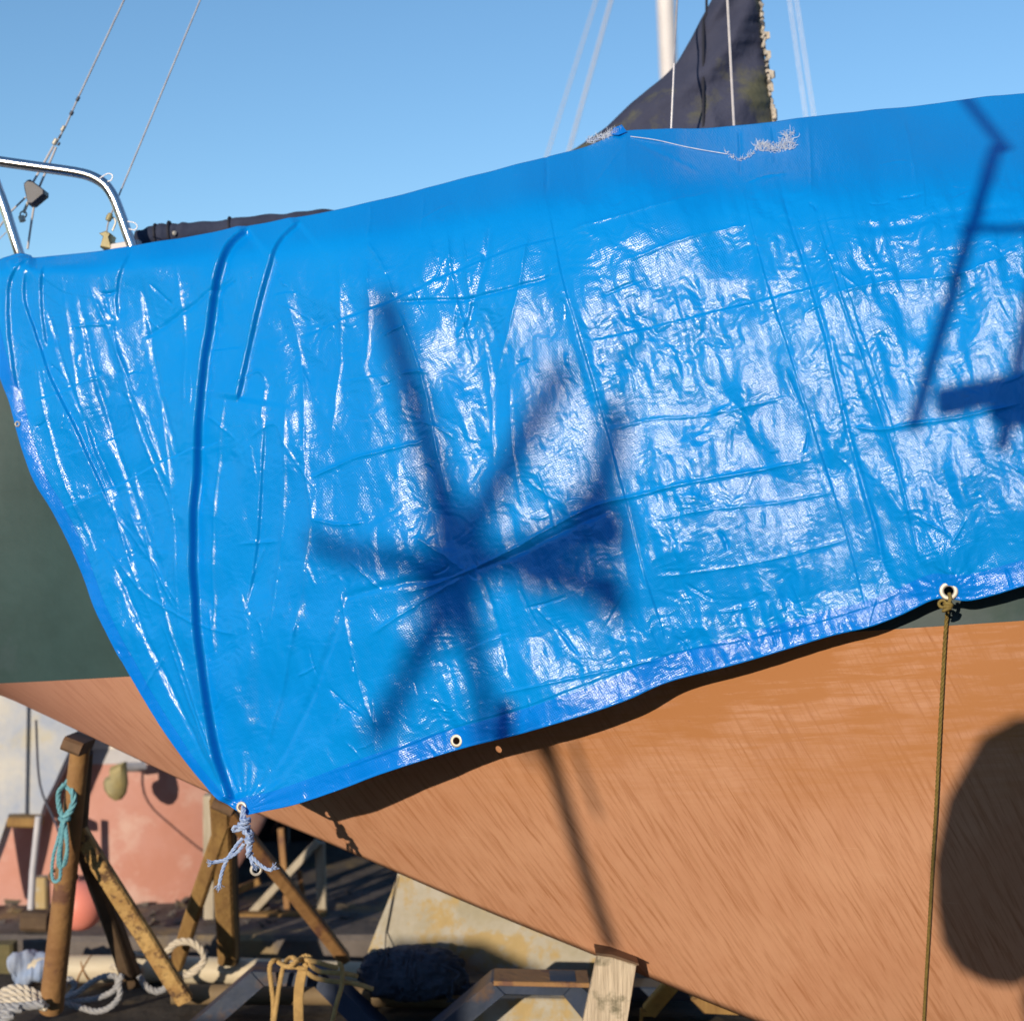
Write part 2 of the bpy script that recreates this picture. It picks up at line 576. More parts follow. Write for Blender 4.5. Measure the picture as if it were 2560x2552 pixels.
M['greywood'] = pm("grey_weathered_timber", (0.45, 0.40, 0.33), (0.32, 0.28, 0.22), 9, 0.85, bump=0.4, stretch=(5, 5, 0.7))
M['buoy'] = pm("coral_pink_buoy_vinyl", (0.80, 0.27, 0.22), (0.74, 0.23, 0.17), 4, 0.45, c3=(0.72, 0.24, 0.2), s3=3)
M['concrete'] = pm("old_wet_concrete", (0.15, 0.13, 0.125), (0.08, 0.07, 0.068), 7, 0.9, bump=0.5, bscale=30, c3=(0.24, 0.18, 0.10), s3=5, t3=0.58)
M['ground'] = pm("dark_oily_yard_ground", (0.055, 0.045, 0.037), (0.03, 0.026, 0.023), 5, 0.9, bump=0.8, bscale=25, c3=(0.09, 0.068, 0.042), s3=7, t3=0.60)
M['moss'] = pm("mossy_concrete", (0.15, 0.125, 0.055), (0.08, 0.075, 0.04), 9, 0.95, bump=0.5, bscale=40)
M['spar'] = pm("bare_aluminium_spar", (0.62, 0.55, 0.42), (0.52, 0.45, 0.34), 7, 0.55, bump=0.1, stretch=(0.6, 3, 3))
M['rag'] = pm("blue_white_rag", (0.42, 0.46, 0.56), (0.22, 0.30, 0.48), 9, 0.85, bump=0.4, bscale=30)
M['pipe'] = pm("brown_stained_spar", (0.25, 0.18, 0.10), (0.17, 0.12, 0.07), 8, 0.7, bump=0.2)
M['rope'] = pm("off_white_laid_rope", (0.60, 0.54, 0.45), (0.45, 0.40, 0.34), 50, 0.85)
M['greyrope'] = pm("greyish_blue_rope", (0.36, 0.36, 0.38), (0.25, 0.26, 0.29), 50, 0.85)
M['tanrope'] = pm("tan_braided_rope", (0.50, 0.33, 0.13), (0.36, 0.23, 0.09), 60, 0.85)
M['net'] = pm("blue_black_netting", (0.075, 0.09, 0.13), (0.035, 0.042, 0.065), 30, 0.9, bump=0.9, bscale=60, spec=0.2)
M['navy'] = pm("navy_painted_steel", (0.026, 0.042, 0.09), (0.018, 0.03, 0.06), 8, 0.5, bump=0.2, c3=(0.09, 0.05, 0.03), s3=6, t3=0.62)
M['keel'] = pm("lichen_stained_keel_paint", (0.43, 0.41, 0.38), (0.34, 0.31, 0.24), 9, 0.85, bump=0.4, bscale=30, c3=(0.40, 0.30, 0.15), s3=13, t3=0.53)
M['yellow'] = pm("yellow_lichen_timber", (0.55, 0.36, 0.09), (0.36, 0.22, 0.06), 16, 0.85, bump=0.5)
M['shade_screen'] = pm("black_shade_boards", (0.016, 0.017, 0.022), (0.010, 0.011, 0.015), 6, 0.85, bump=0.3)  # near black: deep shade behind the hull put into the board colour
M['darkwood'] = pm("dark_timber", (0.13, 0.085, 0.05), (0.08, 0.05, 0.03), 12, 0.85, bump=0.3)
M['blackrubber'] = pm("black_caster_rubber", (0.03, 0.03, 0.035), (0.02, 0.02, 0.025), 8, 0.6)

# ------------------------------------------------------------------ setting: ground and quay slab
def sheet(name, x0, x1, y0, y1, nx, ny, zf, mat):
    xs = np.linspace(x0, x1, nx); ys = np.linspace(y0, y1, ny)
    X, Y = np.meshgrid(xs, ys)
    Z = zf(X, Y)
    return grid_mesh(name, np.stack([X, Y, Z], -1)[:, ::-1], mat)


def perlin(x, y, seed=0):
    r = np.random.RandomState(seed)
    perm = r.permutation(512)
    ang = r.rand(512) * 2 * np.pi
    gx, gy = np.cos(ang), np.sin(ang)
    xi = np.floor(x).astype(np.int64); yi = np.floor(y).astype(np.int64)
    fx = x - xi; fy = y - yi

    def g(ix, iy, dx, dy):
        h = perm[(perm[ix & 511] + iy) & 511]
        return gx[h] * dx + gy[h] * dy
    u = fx ** 3 * (fx * (fx * 6 - 15) + 10); v = fy ** 3 * (fy * (fy * 6 - 15) + 10)
    a = g(xi, yi, fx, fy); b = g(xi + 1, yi, fx - 1, fy)
    c = g(xi, yi + 1, fx, fy - 1); d = g(xi + 1, yi + 1, fx - 1, fy - 1)
    return (a + (b - a) * u) * (1 - v) + (c + (d - c) * u) * v


def fbm(x, y, seed=0, octv=4, gain=0.5):
    s = 0; a = 1.0
    for i in range(octv):
        s = s + a * perlin(x * 2 ** i, y * 2 ** i, seed + i)
        a *= gain
    return s


g = sheet("ground", -600, 600, -600, 900, 2, 2, lambda X, Y: X * 0, M['ground'])
g['kind'] = 'structure'
g = sheet("yard_ground", -4, 4, -2, 3.99, 160, 140, lambda X, Y: 0.006 + 0.010 * fbm(X * 3, Y * 3, 5) * np.clip((4 - np.abs(X)) * 2, 0, 1), M['ground'])
g['kind'] = 'structure'
slab = MB()
slab.beam((-6, 4.9, 0.03), (6, 4.9, 0.03), 1.78, 0.08, up=Vector((0, 0, 1)), bev=0.16, segs=60, jit=0.003)
s_ = slab.build("quay_slab", M['concrete'])
s_['kind'] = 'structure'

# ------------------------------------------------------------------ the sailing boat
def interp(tab, x):
    return np.interp(x, [t[0] for t in tab], [t[1] for t in tab])


TARP_D = [(-300, 3.00), (0, 2.92), (320, 2.83), (640, 2.745), (960, 2.655), (1280, 2.57), (1600, 2.495), (1900, 2.435), (2240, 2.362), (2560, 2.285), (2900, 2.21)]


def D0(px):
    # smoothed piecewise table
    return (interp(TARP_D, px - 120) + interp(TARP_D, px) + interp(TARP_D, px + 120)) / 3


yc_tab = [(-1.6, 3.17), (-1.1, 3.15), (1.1, 2.97), (2.2, 2.9), (4.8, 2.8)]
keel_px = [(0, 1735), (200, 1828), (400, 1925), (560, 2000), (900, 2140), (1200, 2272), (1500, 2392), (1880, 2552), (2150, 2650)]
kx, kz = [], []
for px, py in keel_px:
    Y = 3.15 - 0.18 * px / 2560
    q = P(px, py, Y); kx.append(q.x); kz.append(q.z)
kx = [-1.55] + kx + [1.2, 2.4, 3.4, 4.2, 4.7]
kz = [kz[0] + 0.19] + kz + [0.03, 0.02, 0.25, 0.75, 1.35]
wl_px = [(0, 1709), (340, 1690), (1300, 1636), (2240, 1572), (2560, 1552)]
wx, wy, wz = [], [], []
for px, py in wl_px:
    q = P(px, py, D0(np.array(px)) + (0.035 + 0.055 * max(0, 1 - px / 900))); wx.append(q.x); wy.append(q.y); wz.append(q.z)
wx = [-1.55] + wx + [1.8, 3.0, 4.0, 4.6, 4.9]
wy = [3.09] + wy + [2.28, 2.34, 2.55, 2.74, 2.80]
wz = [wz[0] - 0.02] + wz + [1.08, 1.2, 1.33, 1.42, 1.46]
sh_px = [(0, 720), (1000, 650), (2560, 560)]
sx_, sy_, sz_ = [], [], []
for px, py in sh_px:
    q = P(px, py, D0(np.array(px)) + 0.09); sx_.append(q.x); sy_.append(q.y); sz_.append(q.z)
sx_ = [-1.75] + sx_ + [1.8, 3.0, 4.0, 4.8, 5.2]
sy_ = [2.96] + sy_ + [2.25, 2.28, 2.42, 2.65, 2.80]
sz_ = [sz_[0] - 0.01] + sz_ + [1.75, 1.83, 1.92, 2.0, 2.05]


def smooth_interp(xs, x, ys):
    a = np.interp(x, xs, ys)
    for d in (0.05, 0.11):
        a = (np.interp(x - d, xs, ys) + 2 * a + np.interp(x + d, xs, ys)) / 4
    return a


xs = np.linspace(-1.55, 4.7, 260)
yc = interp(yc_tab, xs)
zk = smooth_interp(kx, xs, kz)
yw = np.minimum(smooth_interp(wx, xs, wy), yc - 0.004); zw = np.maximum(smooth_interp(wx, xs, wz), zk + 0.004)
ys = smooth_interp(sx_, xs, sy_); zs = smooth_interp(sx_, xs, sz_)
boat = thing("sailing_boat", "dark green sailing boat with a copper brown bottom under the blue tarpaulin", "sailing boat", (1.5, 2.95, 0))


def section_lower(t):
    """keel -> waterline, quadratic with outward bulge."""
    bul = 0.06
    my, mz = (yc + yw) / 2, (zk + zw) / 2
    dy_, dz_ = yw - yc, zw - zk
    ln = np.sqrt(dy_ ** 2 + dz_ ** 2) + 1e-9
    cy_ = my - bul * ln * dz_ / ln * 1.0
    cz_ = mz + bul * ln * dy_ / ln * 1.0
    y = (1 - t) ** 2 * yc + 2 * t * (1 - t) * cy_ + t * t * yw
    z = (1 - t) ** 2 * zk + 2 * t * (1 - t) * cz_ + t * t * zw
    return y, z


T = np.linspace(0, 1, 40)
low = np.array([np.stack([xs, *section_lower(t)], -1) for t in T])          # rows keel -> waterline
far = low.copy(); far[..., 1] = 2 * yc[None] - far[..., 1]
both = np.concatenate([low[::-1], far[1:]], 0)
girth = np.concatenate([[0], np.cumsum(np.linalg.norm(np.diff(both, axis=0), axis=-1).mean(1))])
gl = np.concatenate([np.zeros((1, both.shape[1])), np.cumsum(np.linalg.norm(np.diff(both, axis=0), axis=-1), 0)])
uv = np.stack([np.broadcast_to(xs, gl.shape), gl], -1)
grid_mesh("bottom", both, M['hull'], boat, uv)
TU = np.linspace(0, 1, 14)
up = np.array([np.stack([xs, yw + (ys - yw) * t - 0.02 * np.sin(np.pi * t), zw + (zs - zw) * t], -1) for t in TU])
upf = up.copy(); upf[..., 1] = 2 * yc[None] - upf[..., 1]
grid_mesh("topside", up[::-1], M['green'], boat)
grid_mesh("topside", upf, M['green'], boat)
dk = np.array([np.stack([xs, ys + (2 * yc - 2 * ys) * t, zs + 0.03 * np.sin(np.pi * t)], -1) for t in np.linspace(0, 1, 8)])
grid_mesh("deck", dk, M['deck'], boat)
# transom closing the stern
tr = [tuple(p) for p in both[:, 0]] + [tuple(p) for p in upf[1:, 0]] + [tuple(p) for p in up[::-1][:-1, 0]]
mesh("transom", tr, [tuple(range(len(tr)))], M['green'], boat, smooth=False)

# own mast and boom, carried inside the sail cover
mb = MB(); mb.tube([F(1385, 330, 3.25), F(1400, -500, 3.25)], 0.05, 16); mb.build("mast", M['mast'], boat)

# stern rail
rail_px = [(-120, 288), (-40, 298), (0, 305), (70, 315), (140, 325), (172, 333), (196, 347), (212, 368), (224, 396), (240, 440), (254, 482), (270, 560)]
mb = MB(); mb.tube(catmull([F(x, y, 3.02) for x, y in rail_px], 6), 0.0112, 14)
rail = mb.build("stern_rail", M['steel'], boat)
mb = MB(); mb.tube(catmull([F(-60, 180, 3.04), F(-20, 310, 3.04), F(8, 390, 3.04), F(37, 480, 3.04), F(60, 545, 3.06)], 5), 0.0108, 14)
mb.build("stern_rail", M['steel'], boat)
for pts in ([(188, 337), (203, 328), (212, 331), (210, 340), (203, 343)], [(241, 418), (254, 421), (259, 428), (254, 434), (243, 432)]):
    mb = MB(); mb.tube(catmull([F(x, y, 3.0) for x, y in pts], 5), 0.0012, 6); mb.build("wire_clip", M['wire'], rail)

# divided backstay with its fittings
Yb = 3.10
bs = thing("backstay_part", "", "")
bpy.data.objects.remove(bs)
mb = MB(); mb.tube([F(232, 5, Yb), F(148, 184, Yb), F(124, 238, Yb), F(105, 272, Yb)], 0.0021, 8)
mb.tube([F(232, 5, Yb), F(232 + 420, 5 - 895, Yb)], 0.0021, 8)
bst = mb.build("backstay", M['wire'], boat)
for x, y, w, h, mt in ((147, 187, 7, 11, 'block'), (135, 214, 8, 10, 'block'), (119, 243, 8, 13, 'grommet'), (113, 258, 5, 9, 'block'), (104, 268, 10, 15, 'grommet'), (111, 272, 5, 8, 'block')):
    c = F(x, y, Yb - 0.01); s = K * Yb / FPX
    ax = (F(124, 238, Yb) - F(105, 272, Yb)).normalized()
    mb = MB(); mb.lathe(c - ax * h * s / 2, ax, [(0, 0), (w * s * .4, h * s * .12), (w * s * .5, h * s * .35), (w * s * .42, h * s * .65), (w * s * .5, h * s * .85), (0, h * s)], 10)
    mb.build("shackle" if mt == 'grommet' else "ferrule", M[mt], bst)
mb = MB()
mb.tube([F(101, 276, Yb), F(58, 352, Yb)], 0.0026, 8); mb.tube([F(106, 278, Yb), F(73, 356, Yb)], 0.0026, 8)
mb.tube([F(49, 372, Yb), F(20, 400, Yb), F(-10, 440, Yb)], 0.0022, 8); mb.tube([F(65, 384, Yb), F(60, 415, Yb), F(52, 470, Yb)], 0.0026, 8)
mb.tube([F(20, 430, Yb), F(-10, 460, Yb)], 0.0012, 6)
mb.build("bridle_line", M['whiterope'], boat)
mb = MB(); mb.prism([F(x, y, Yb - .02) for x, y in ((50, 340), (56, 338), (83, 358), (83, 366), (60, 385), (52, 385), (45, 356), (44, 346))], (0, .035, 0), 0.003)
blk = mb.build("pulley_block", M['block'], boat)
mb = MB(); mb.tube([F(53, 382, Yb), F(44, 402, Yb)], 0.0035, 8); mb.tube([F(40, 408, Yb - .008), F(43, 418, Yb - .008)], 0.007, 8); mb.torus(F(44, 405, Yb), (0, 1, 0), .007, .002, 12, 6)
mb.build("snap_shackle", M['grommet'], blk)
Yt = 3.08
mb = MB(); mb.tube([F(378, 0, Yt), F(208, 408, Yt), F(203, 425, Yt), F(198, 460, Yt)], 0.0019, 8); mb.tube([F(378, 0, Yt), F(378 + 420, -1008, Yt)], 0.0019, 8)
tp = mb.build("topping_lift", M['wire'], boat)
mb = MB(); mb.lathe(F(203, 418, Yt - .005), F(208, 406, Yt) - F(203, 418, Yt), [(0, 0), (.006, .002), (.007, .01), (.005, .018), (0, .02)], 10); mb.build("ferrule", M['bronze'], tp)
mb = MB(); mb.tube(catmull([F(207, 410, Yt), F(215, 412, Yt), F(218, 420, Yt), F(212, 436, Yt)], 4), 0.0022, 6); mb.build("snap_hook", M['grommet'], tp)
mb = MB(); mb.prism([F(x, y, Yt - .03) for x, y in ((188, 466), (194, 444), (186, 440), (199, 435), (208, 440), (206, 446), (210, 470))], (0, .05, 0), .003); mb.build("deck_cleat", M['bronze'], boat)
mb = MB(); mb.prism([F(x, y, 3.05) for x, y in ((204, 480), (206, 460), (250, 452), (262, 452), (262, 480))], (0, .12, 0), .005); mb.build("stern_locker", M['mast'], boat)
# shrouds standing in front of the cover
mb = MB(); mb.tube([F(1372, -10, 2.85), F(1388, 300, 2.85)], .0028, 8); mb.tube([F(1372, -10, 2.85), F(1349, -460, 2.85)], .0028, 8); mb.build("shroud", M['whiterope'], boat)
mb = MB(); mb.tube([F(1272, 120, 2.95), F(1263, 320, 2.95)], .0022, 8); mb.tube([F(1272, 120, 2.95), F(1283, -120, 3.2), F(1300, -480, 3.2)], .0022, 8); mb.build("shroud", M['wire'], boat)

# a second boat's mast and rigging behind
YM = 8.0
mst = thing("boat_mast", "white mast of a boat behind, standing left of the dark sail cover", "mast", F(1270, 1100, YM))
mb = MB(); mb.tube([F(1252, -400, YM), F(1256, 10, YM), F(1262, 150, YM), F(1290, 900, YM)], K * 17 * YM / FPX, 20); mb.build("mast_tube", M['mast'], mst)
for a, b, r in (((1156, -10), (1072, 290), .007), ((1128, -10), (1030, 300), .0045), ((1488, -10), (1526, 260), .0035), ((1501, -10), (1542, 260), .0035)):
    A, B = F(*a, YM), F(*b, YM)
    mb = MB(); mb.tube([A + (A - B) * 1.3, A, B, B + (B - A) * .9], r, 8); mb.build("stay", M['whiterope'] if r > .004 else M['wire'], mst)

# ------------------------------------------------------------------ sail cover over the boom and the mast
cov = thing("sail_cover", "dark navy canvas sail cover rising up the mast behind the tarpaulin", "sail cover", F(1500, 300, 3.2))
lf = [(330, 1010), (300, 1050), (278, 1089), (241, 1143), (197, 1188), (165, 1227), (148, 1249), (121, 1276), (69, 1306), (39, 1321), (0, 1343), (-60, 1366), (-160, 1388), (-400, 1420)]
rt = [(330, 1475), (230, 1464), (190, 1456), (130, 1449), (100, 1444), (60, 1441), (20, 1437), (0, 1435), (-60, 1437), (-160, 1430), (-400, 1425)]
lf = sorted(lf); rt = sorted(rt)
rows = np.linspace(330, -300, 90); cols = 120
V = np.zeros((len(rows), cols, 3))
for i, y in enumerate(rows):
    xl = np.interp(y, [a for a, _ in lf], [b for _, b in lf]); xr = np.interp(y, [a for a, _ in rt], [b for _, b in rt])
    xr += 2.5 * math.sin(y * 0.11) + 2 * math.sin(y * .27)
    th = np.linspace(0, 2 * np.pi, cols)
    cx_, hw = (xl + xr) / 2, (xr - xl) / 2
    X = cx_ - hw * np.cos(th)
    t_ = (X - xl) / (xr - xl)
    dep = np.sin(th)
    thick = 0.05 + 0.11 * (hw / 220)
    fold = 0.012 * np.sin(t_ * 9 + y * 0.035) * np.sin(th) + 0.010 * np.array([fbm(np.array([x * .012 + y * .004]), np.array([y * .010]), 3)[0] for x in X]) + 0.012 * np.exp(-((X - 1352 - (y - 250) * .25) / 8) ** 2) * (1 if 170 < y < 300 else 0.2) - 0.006 * np.exp(-((X - 1327) / 4) ** 2)
    Yv = 3.24 - thick * np.sign(dep) * np.abs(dep) ** .8 - fold * (dep > 0)
    pts = Pn(X * K, np.full(cols, y * K), Yv)
    V[i] = pts
grid_mesh("canvas", V, M['cover'], cov)
mb = MB()
sm = []
for y in np.linspace(322, -60, 40):
    xl = np.interp(y, [a for a, _ in lf], [b for _, b in lf]); xr = np.interp(y, [a for a, _ in rt], [b for _, b in rt])
    x = 1327 + (6 if y < 30 else 0)
    c_ = np.clip((((xl + xr) / 2) - x) / ((xr - xl) / 2), -1, 1)
    thick = 0.05 + 0.11 * ((xr - xl) / 2 / 220)
    sm.append(F(x, y, 3.24 - thick * math.sin(math.acos(c_)) ** .8 - 0.004))
mb.tube(sm, .0032, 6); mb.build("seam", M['seam'], cov)
# torn lacing edge
mb = MB(); rr = random.Random(3)
pts = []
for y in np.linspace(-10, 238, 60):
    xr = np.interp(y, [a for a, _ in rt], [b for _, b in rt])
    pts.append(F(xr - 2 + rr.uniform(-3, 4), y, 3.20 + rr.uniform(-.01, .01)))
mb.tube(pts, [rr.uniform(.002, .007) for _ in pts], 6); mb.build("lacing_edge", M['lace'], cov)
for (a, b, c, w) in (((1444, 95), (1452, 102), (1447, 118), .004), ((1446, 130), (1460, 140), (1449, 152), .006), ((1450, 150), (1457, 165), (1450, 180), .003), ((1455, 205), (1464, 215), (1458, 235), .005), ((1443, 60), (1450, 66), (1443, 75), .004)):
    mb = MB()
    mb.prism([F(*a, 3.2), F(b[0] + 2, b[1] - 6, 3.19), F(b[0] + 3, b[1] + 6, 3.19), F(*c, 3.2)], (0, .004, 0))
    mb.build("torn_flap", M['lace'], cov)
bt = [(262, 468), (272, 460), (300, 452), (330, 449), (360, 448), (440, 440), (530, 431), (600, 424), (700, 425), (900, 385), (1100, 340), (1300, 310)]
path = catmull([F(x, y, 3.1) for x, y in [(a_, b_ - 5) for a_, b_ in bt]], 10)
rads = []
for i, p in enumerate(path):
    k = i / (len(path) - 1)
    rads.append((0.010 + 0.016 * min(1, k * 14)) * (1 + 0.05 * math.sin(i * .9) + .05 * math.sin(i * .37)))
mb = MB(); mb.tube(path, rads, 14); mb.build("boom_end", M['cover2'], cov)
for x, y in ((296, 447), (322, 442), (436, 434)):
    mb = MB(); c = F(x, y, 3.1); mb.torus(c, F(x + 30, y - 3, 3.1) - c, .0265, .0030, 16, 6)
    mb.build("tie_band", M['seam'], cov)
mb = MB(); mb.lathe(F(329, 440, 3.070), (0, -1, 0), [(0, .004), (.003, .003), (.005, 0)], 12); mb.build("press_stud", M['grommet'], cov)

# ------------------------------------------------------------------ the tarpaulin
TOP = [(-25, 496), (0, 488), (22, 480), (38, 477), (56, 481), (70, 486), (150, 477), (250, 465), (440, 432), (600, 403), (760, 366), (900, 329), (1000, 304), (1100, 277), (1150, 256), (1180, 246), (1300, 243), (1450, 233), (1600, 213), (1750, 196), (1932, 178), (2090, 163)]
LEFT = [(-25, 496), (-32, 580), (-14, 660), (4, 720), (22, 770), (45, 850), (70, 915), (100, 968), (140, 1060), (185, 1160), (255, 1292), (330, 1408), (400, 1490), (440, 1522), (456, 1532), (468, 1537)]
BOT = [(468, 1537), (500, 1530), (560, 1517), (640, 1490), (720, 1460), (860, 1415), (980, 1385), (1100, 1350), (1180, 1322), (1262, 1286), (1400, 1250), (1560, 1202), (1640, 1183), (1700, 1160), (1750, 1136), (1775, 1129), (1800, 1131), (1830, 1133), (1880, 1121), (1932, 1105), (2090, 1060)]
RIGHT = [(2090, 163), (2090, 1060)]


def arc_curve(pts, smooth=3):
    p = np.array([[a, b] for a, b in pts], float)
    q = np.array([[v.x, v.y] for v in catmull([(a, b, 0) for a, b in pts], 12)])
    d = np.concatenate([[0], np.cumsum(np.linalg.norm(np.diff(q, axis=0), axis=1))]); d /= d[-1]
    return lambda t: np.stack([np.interp(t, d, q[:, 0]), np.interp(t, d, q[:, 1])], -1)


cT, cL, cB, cR = arc_curve(TOP), arc_curve(LEFT), arc_curve(BOT), arc_curve(RIGHT)
top_x = np.array([p[0] for p in TOP], float); top_y = np.array([p[1] for p in TOP], float)


def coons(u, v):
    """u, v arrays of equal shape -> F coordinates."""
    T_, B_, L_, R_ = cT(u), cB(u), cL(v), cR(v)
    p00, p10, p01, p11 = cT(0.0), cT(1.0), cB(0.0), cB(1.0)
    u = u[..., None]; v = v[..., None]
    return (1 - v) * T_ + v * B_ + (1 - u) * L_ + u * R_ - ((1 - u) * (1 - v) * p00 + u * (1 - v) * p10 + (1 - u) * v * p01 + u * v * p11)


BANDW = [(-30, 22), (100, 26), (200, 32), (440, 44), (600, 56), (1000, 85), (1400, 125), (1932, 165), (2100, 172)]
BANDE = [(-30, .05), (100, .05), (200, .05), (440, .07), (600, .09), (1000, .18), (1200, .25), (1450, .29), (1932, .35), (2100, .37)]

# folds: (polyline in F px, kind, height m, width F px, [fade])
CREASES = []


def crease(pts, kind, h, w, fade=0.12):
    CREASES.append((np.array(catmull([(a, b, 0) for a, b in pts], 4))[:, :2] if len(pts) > 2 else np.array(pts, float), kind, h, w, fade))


# deep pleats at the stern: 'pleat' = near lip on the left, abrupt drop to the right
crease([(470, 428), (428, 468), (404, 550), (386, 680), (372, 850), (364, 1000), (368, 1150), (386, 1300), (410, 1430), (440, 1515)], 'pleat', 0.025, 5.5, 0.015)
crease([(568, 416), (522, 458), (500, 520), (480, 600), (462, 680), (448, 760)], 'pleat', 0.012, 3.5, 0.04)
crease([(502, 770), (490, 950), (478, 1060), (456, 1165)], 'pleat', 0.005, 3, 0.25)
crease([(470, 1180), (466, 1260), (456, 1400), (452, 1500)], 'pleat', 0.005, 26, 0.25)
crease([(66, 486), (40, 496), (15, 530), (12, 600), (22, 680), (32, 745)], 'pleat', 0.007, 3.5, 0.15)
crease([(70, 488), (48, 505), (40, 560), (60, 620), (85, 690), (110, 745), (140, 800), (160, 850), (185, 910), (215, 985)], 'pleat', 0.007, 3.5, 0.15)
crease([(82, 495), (73, 540), (76, 600), (84, 660)], 'pleat', 0.007, 3.5, 0.15)
crease([(10, 496), (36, 486), (66, 488)], 'pleat', 0.008, 4, 0.2)
crease([(250, 470), (225, 510), (215, 560), (220, 610)], 'pleat', 0.005, 5, 0.2)
# sharp packing folds running down the cloth
for pts, k, h, w in [
    ([(1028, 360), (1042, 430), (1062, 520), (1096, 640), (1132, 770), (1176, 930), (1214, 1070), (1250, 1190), (1264, 1250)], 'step', 0.007, 6),
    ([(1395, 330), (1440, 510), (1500, 700), (1556, 880), (1600, 1020), (1640, 1180)], 'step', 0.007, 6),
    ([(1462, 310), (1490, 410), (1526, 520), (1560, 640), (1610, 850), (1650, 990), (1680, 1120)], 'valley', 0.006, 7),
    ([(1530, 380), (1570, 510), (1630, 690), (1690, 870), (1742, 1080)], 'ridge', 0.006, 6),
    ([(1545, 375), (1590, 520), (1650, 700), (1700, 850)], 'step', 0.004, 6),
    ([(745, 565), (790, 690), (806, 760), (822, 850), (848, 955)], 'ridge', 0.009, 9),
    ([(880, 500), (886, 580), (860, 640)], 'ridge', 0.006, 8),
    ([(530, 530), (560, 640), (574, 760), (578, 900), (600, 1010)], 'ridge', 0.006, 12),
    ([(165, 530), (200, 610), (245, 720), (290, 830), (325, 930)], 'ridge', 0.008, 10),
    ([(80, 560), (120, 690), (165, 800), (200, 895), (232, 960)], 'valley', 0.005, 6),
    ([(240, 955), (290, 1060), (335, 1150)], 'ridge', 0.004, 4),
    ([(205, 960), (265, 1030), (350, 1150)], 'ridge', 0.003, 4),
    ([(690, 455), (720, 500), (745, 565)], 'ridge', 0.007, 12),
    ([(885, 1040), (930, 1150), (965, 1290)], 'valley', 0.004, 8),
    ([(640, 1100), (660, 1200), (690, 1330), (720, 1380)], 'ridge', 0.004, 7),
]:
    crease(pts, k, h, w)
# packing folds across the cloth
for pts, k, h, w in [
    ([(555, 642), (640, 605), (745, 566), (810, 535), (880, 505), (1000, 462), (1080, 445)], 'step', 0.007, 7),
    ([(745, 572), (800, 568), (880, 565), (960, 548), (1060, 520)], 'valley', 0.005, 5),
    ([(580, 905), (660, 868), (720, 850), (800, 830)], 'ridge', 0.006, 6),
    ([(745, 1125), (810, 1105), (880, 1078), (960, 1040), (1050, 990), (1120, 955), (1180, 940), (1300, 912), (1420, 888), (1545, 866)], 'ridge', 0.007, 6),
    ([(880, 1078), (960, 1052), (1050, 1008), (1160, 958)], 'valley', 0.0045, 7),
    ([(1085, 650), (1180, 630), (1280, 605), (1400, 575), (1590, 530)], 'step', 0.005, 6),
    ([(1130, 815), (1230, 790), (1340, 780), (1500, 745)], 'ridge', 0.003, 6),
    ([(1590, 800), (1660, 812), (1720, 800), (1800, 790), (1932, 760)], 'ridge', 0.005, 6),
    ([(1060, 440), (1200, 400), (1350, 360)], 'ridge', 0.005, 8),
    ([(1170, 500), (1300, 450), (1420, 420)], 'ridge', 0.004, 8),
    ([(1600, 430), (1700, 425), (1800, 400), (1932, 390)], 'valley', 0.006, 14),
    ([(1560, 560), (1680, 530), (1800, 520), (1932, 470)], 'ridge', 0.005, 14),
    ([(60, 758), (130, 735), (200, 705)], 'step', 0.004, 5),
    ([(100, 968), (170, 935), (240, 905), (330, 862), (430, 828)], 'step', 0.005, 5),
    ([(120, 860), (170, 845), (235, 815)], 'step', 0.003, 5),
    ([(260, 640), (330, 600), (420, 540), (450, 520)], 'valley', 0.004, 6),
    ([(170, 1010), (225, 1060), (275, 1120), (350, 1165), (400, 1188), (455, 1198)], 'ridge', 0.004, 4),
    ([(590, 980), (640, 990), (690, 985)], 'ridge', 0.005, 4),
    ([(440, 730), (480, 700), (500, 720), (495, 800)], 'ridge', 0.005, 5),
    ([(470, 830), (520, 800), (545, 850), (600, 930)], 'ridge', 0.003, 6),
    ([(560, 1480), (720, 1425), (860, 1370), (1000, 1330), (1260, 1235), (1420, 1205), (1640, 1145), (1740, 1095)], 'step', -0.003, 5),
    ([(940, 1310), (1100, 1275), (1260, 1240)], 'ridge', 0.004, 5),
    ([(1220, 985), (1350, 960), (1450, 950), (1590, 925)], 'ridge', 0.003, 6),
    ([(1230, 1090), (1350, 1075), (1480, 1050), (1620, 1010)], 'ridge', 0.003, 6),
    ([(640, 1130), (760, 1100), (880, 1085)], 'valley', 0.005, 10),
    ([(700, 1200), (800, 1130), (880, 1085)], 'ridge', 0.005, 8),
    ([(780, 1010), (840, 1050), (880, 1080)], 'ridge', 0.005, 9),
]:
    crease(pts, k, h, w)


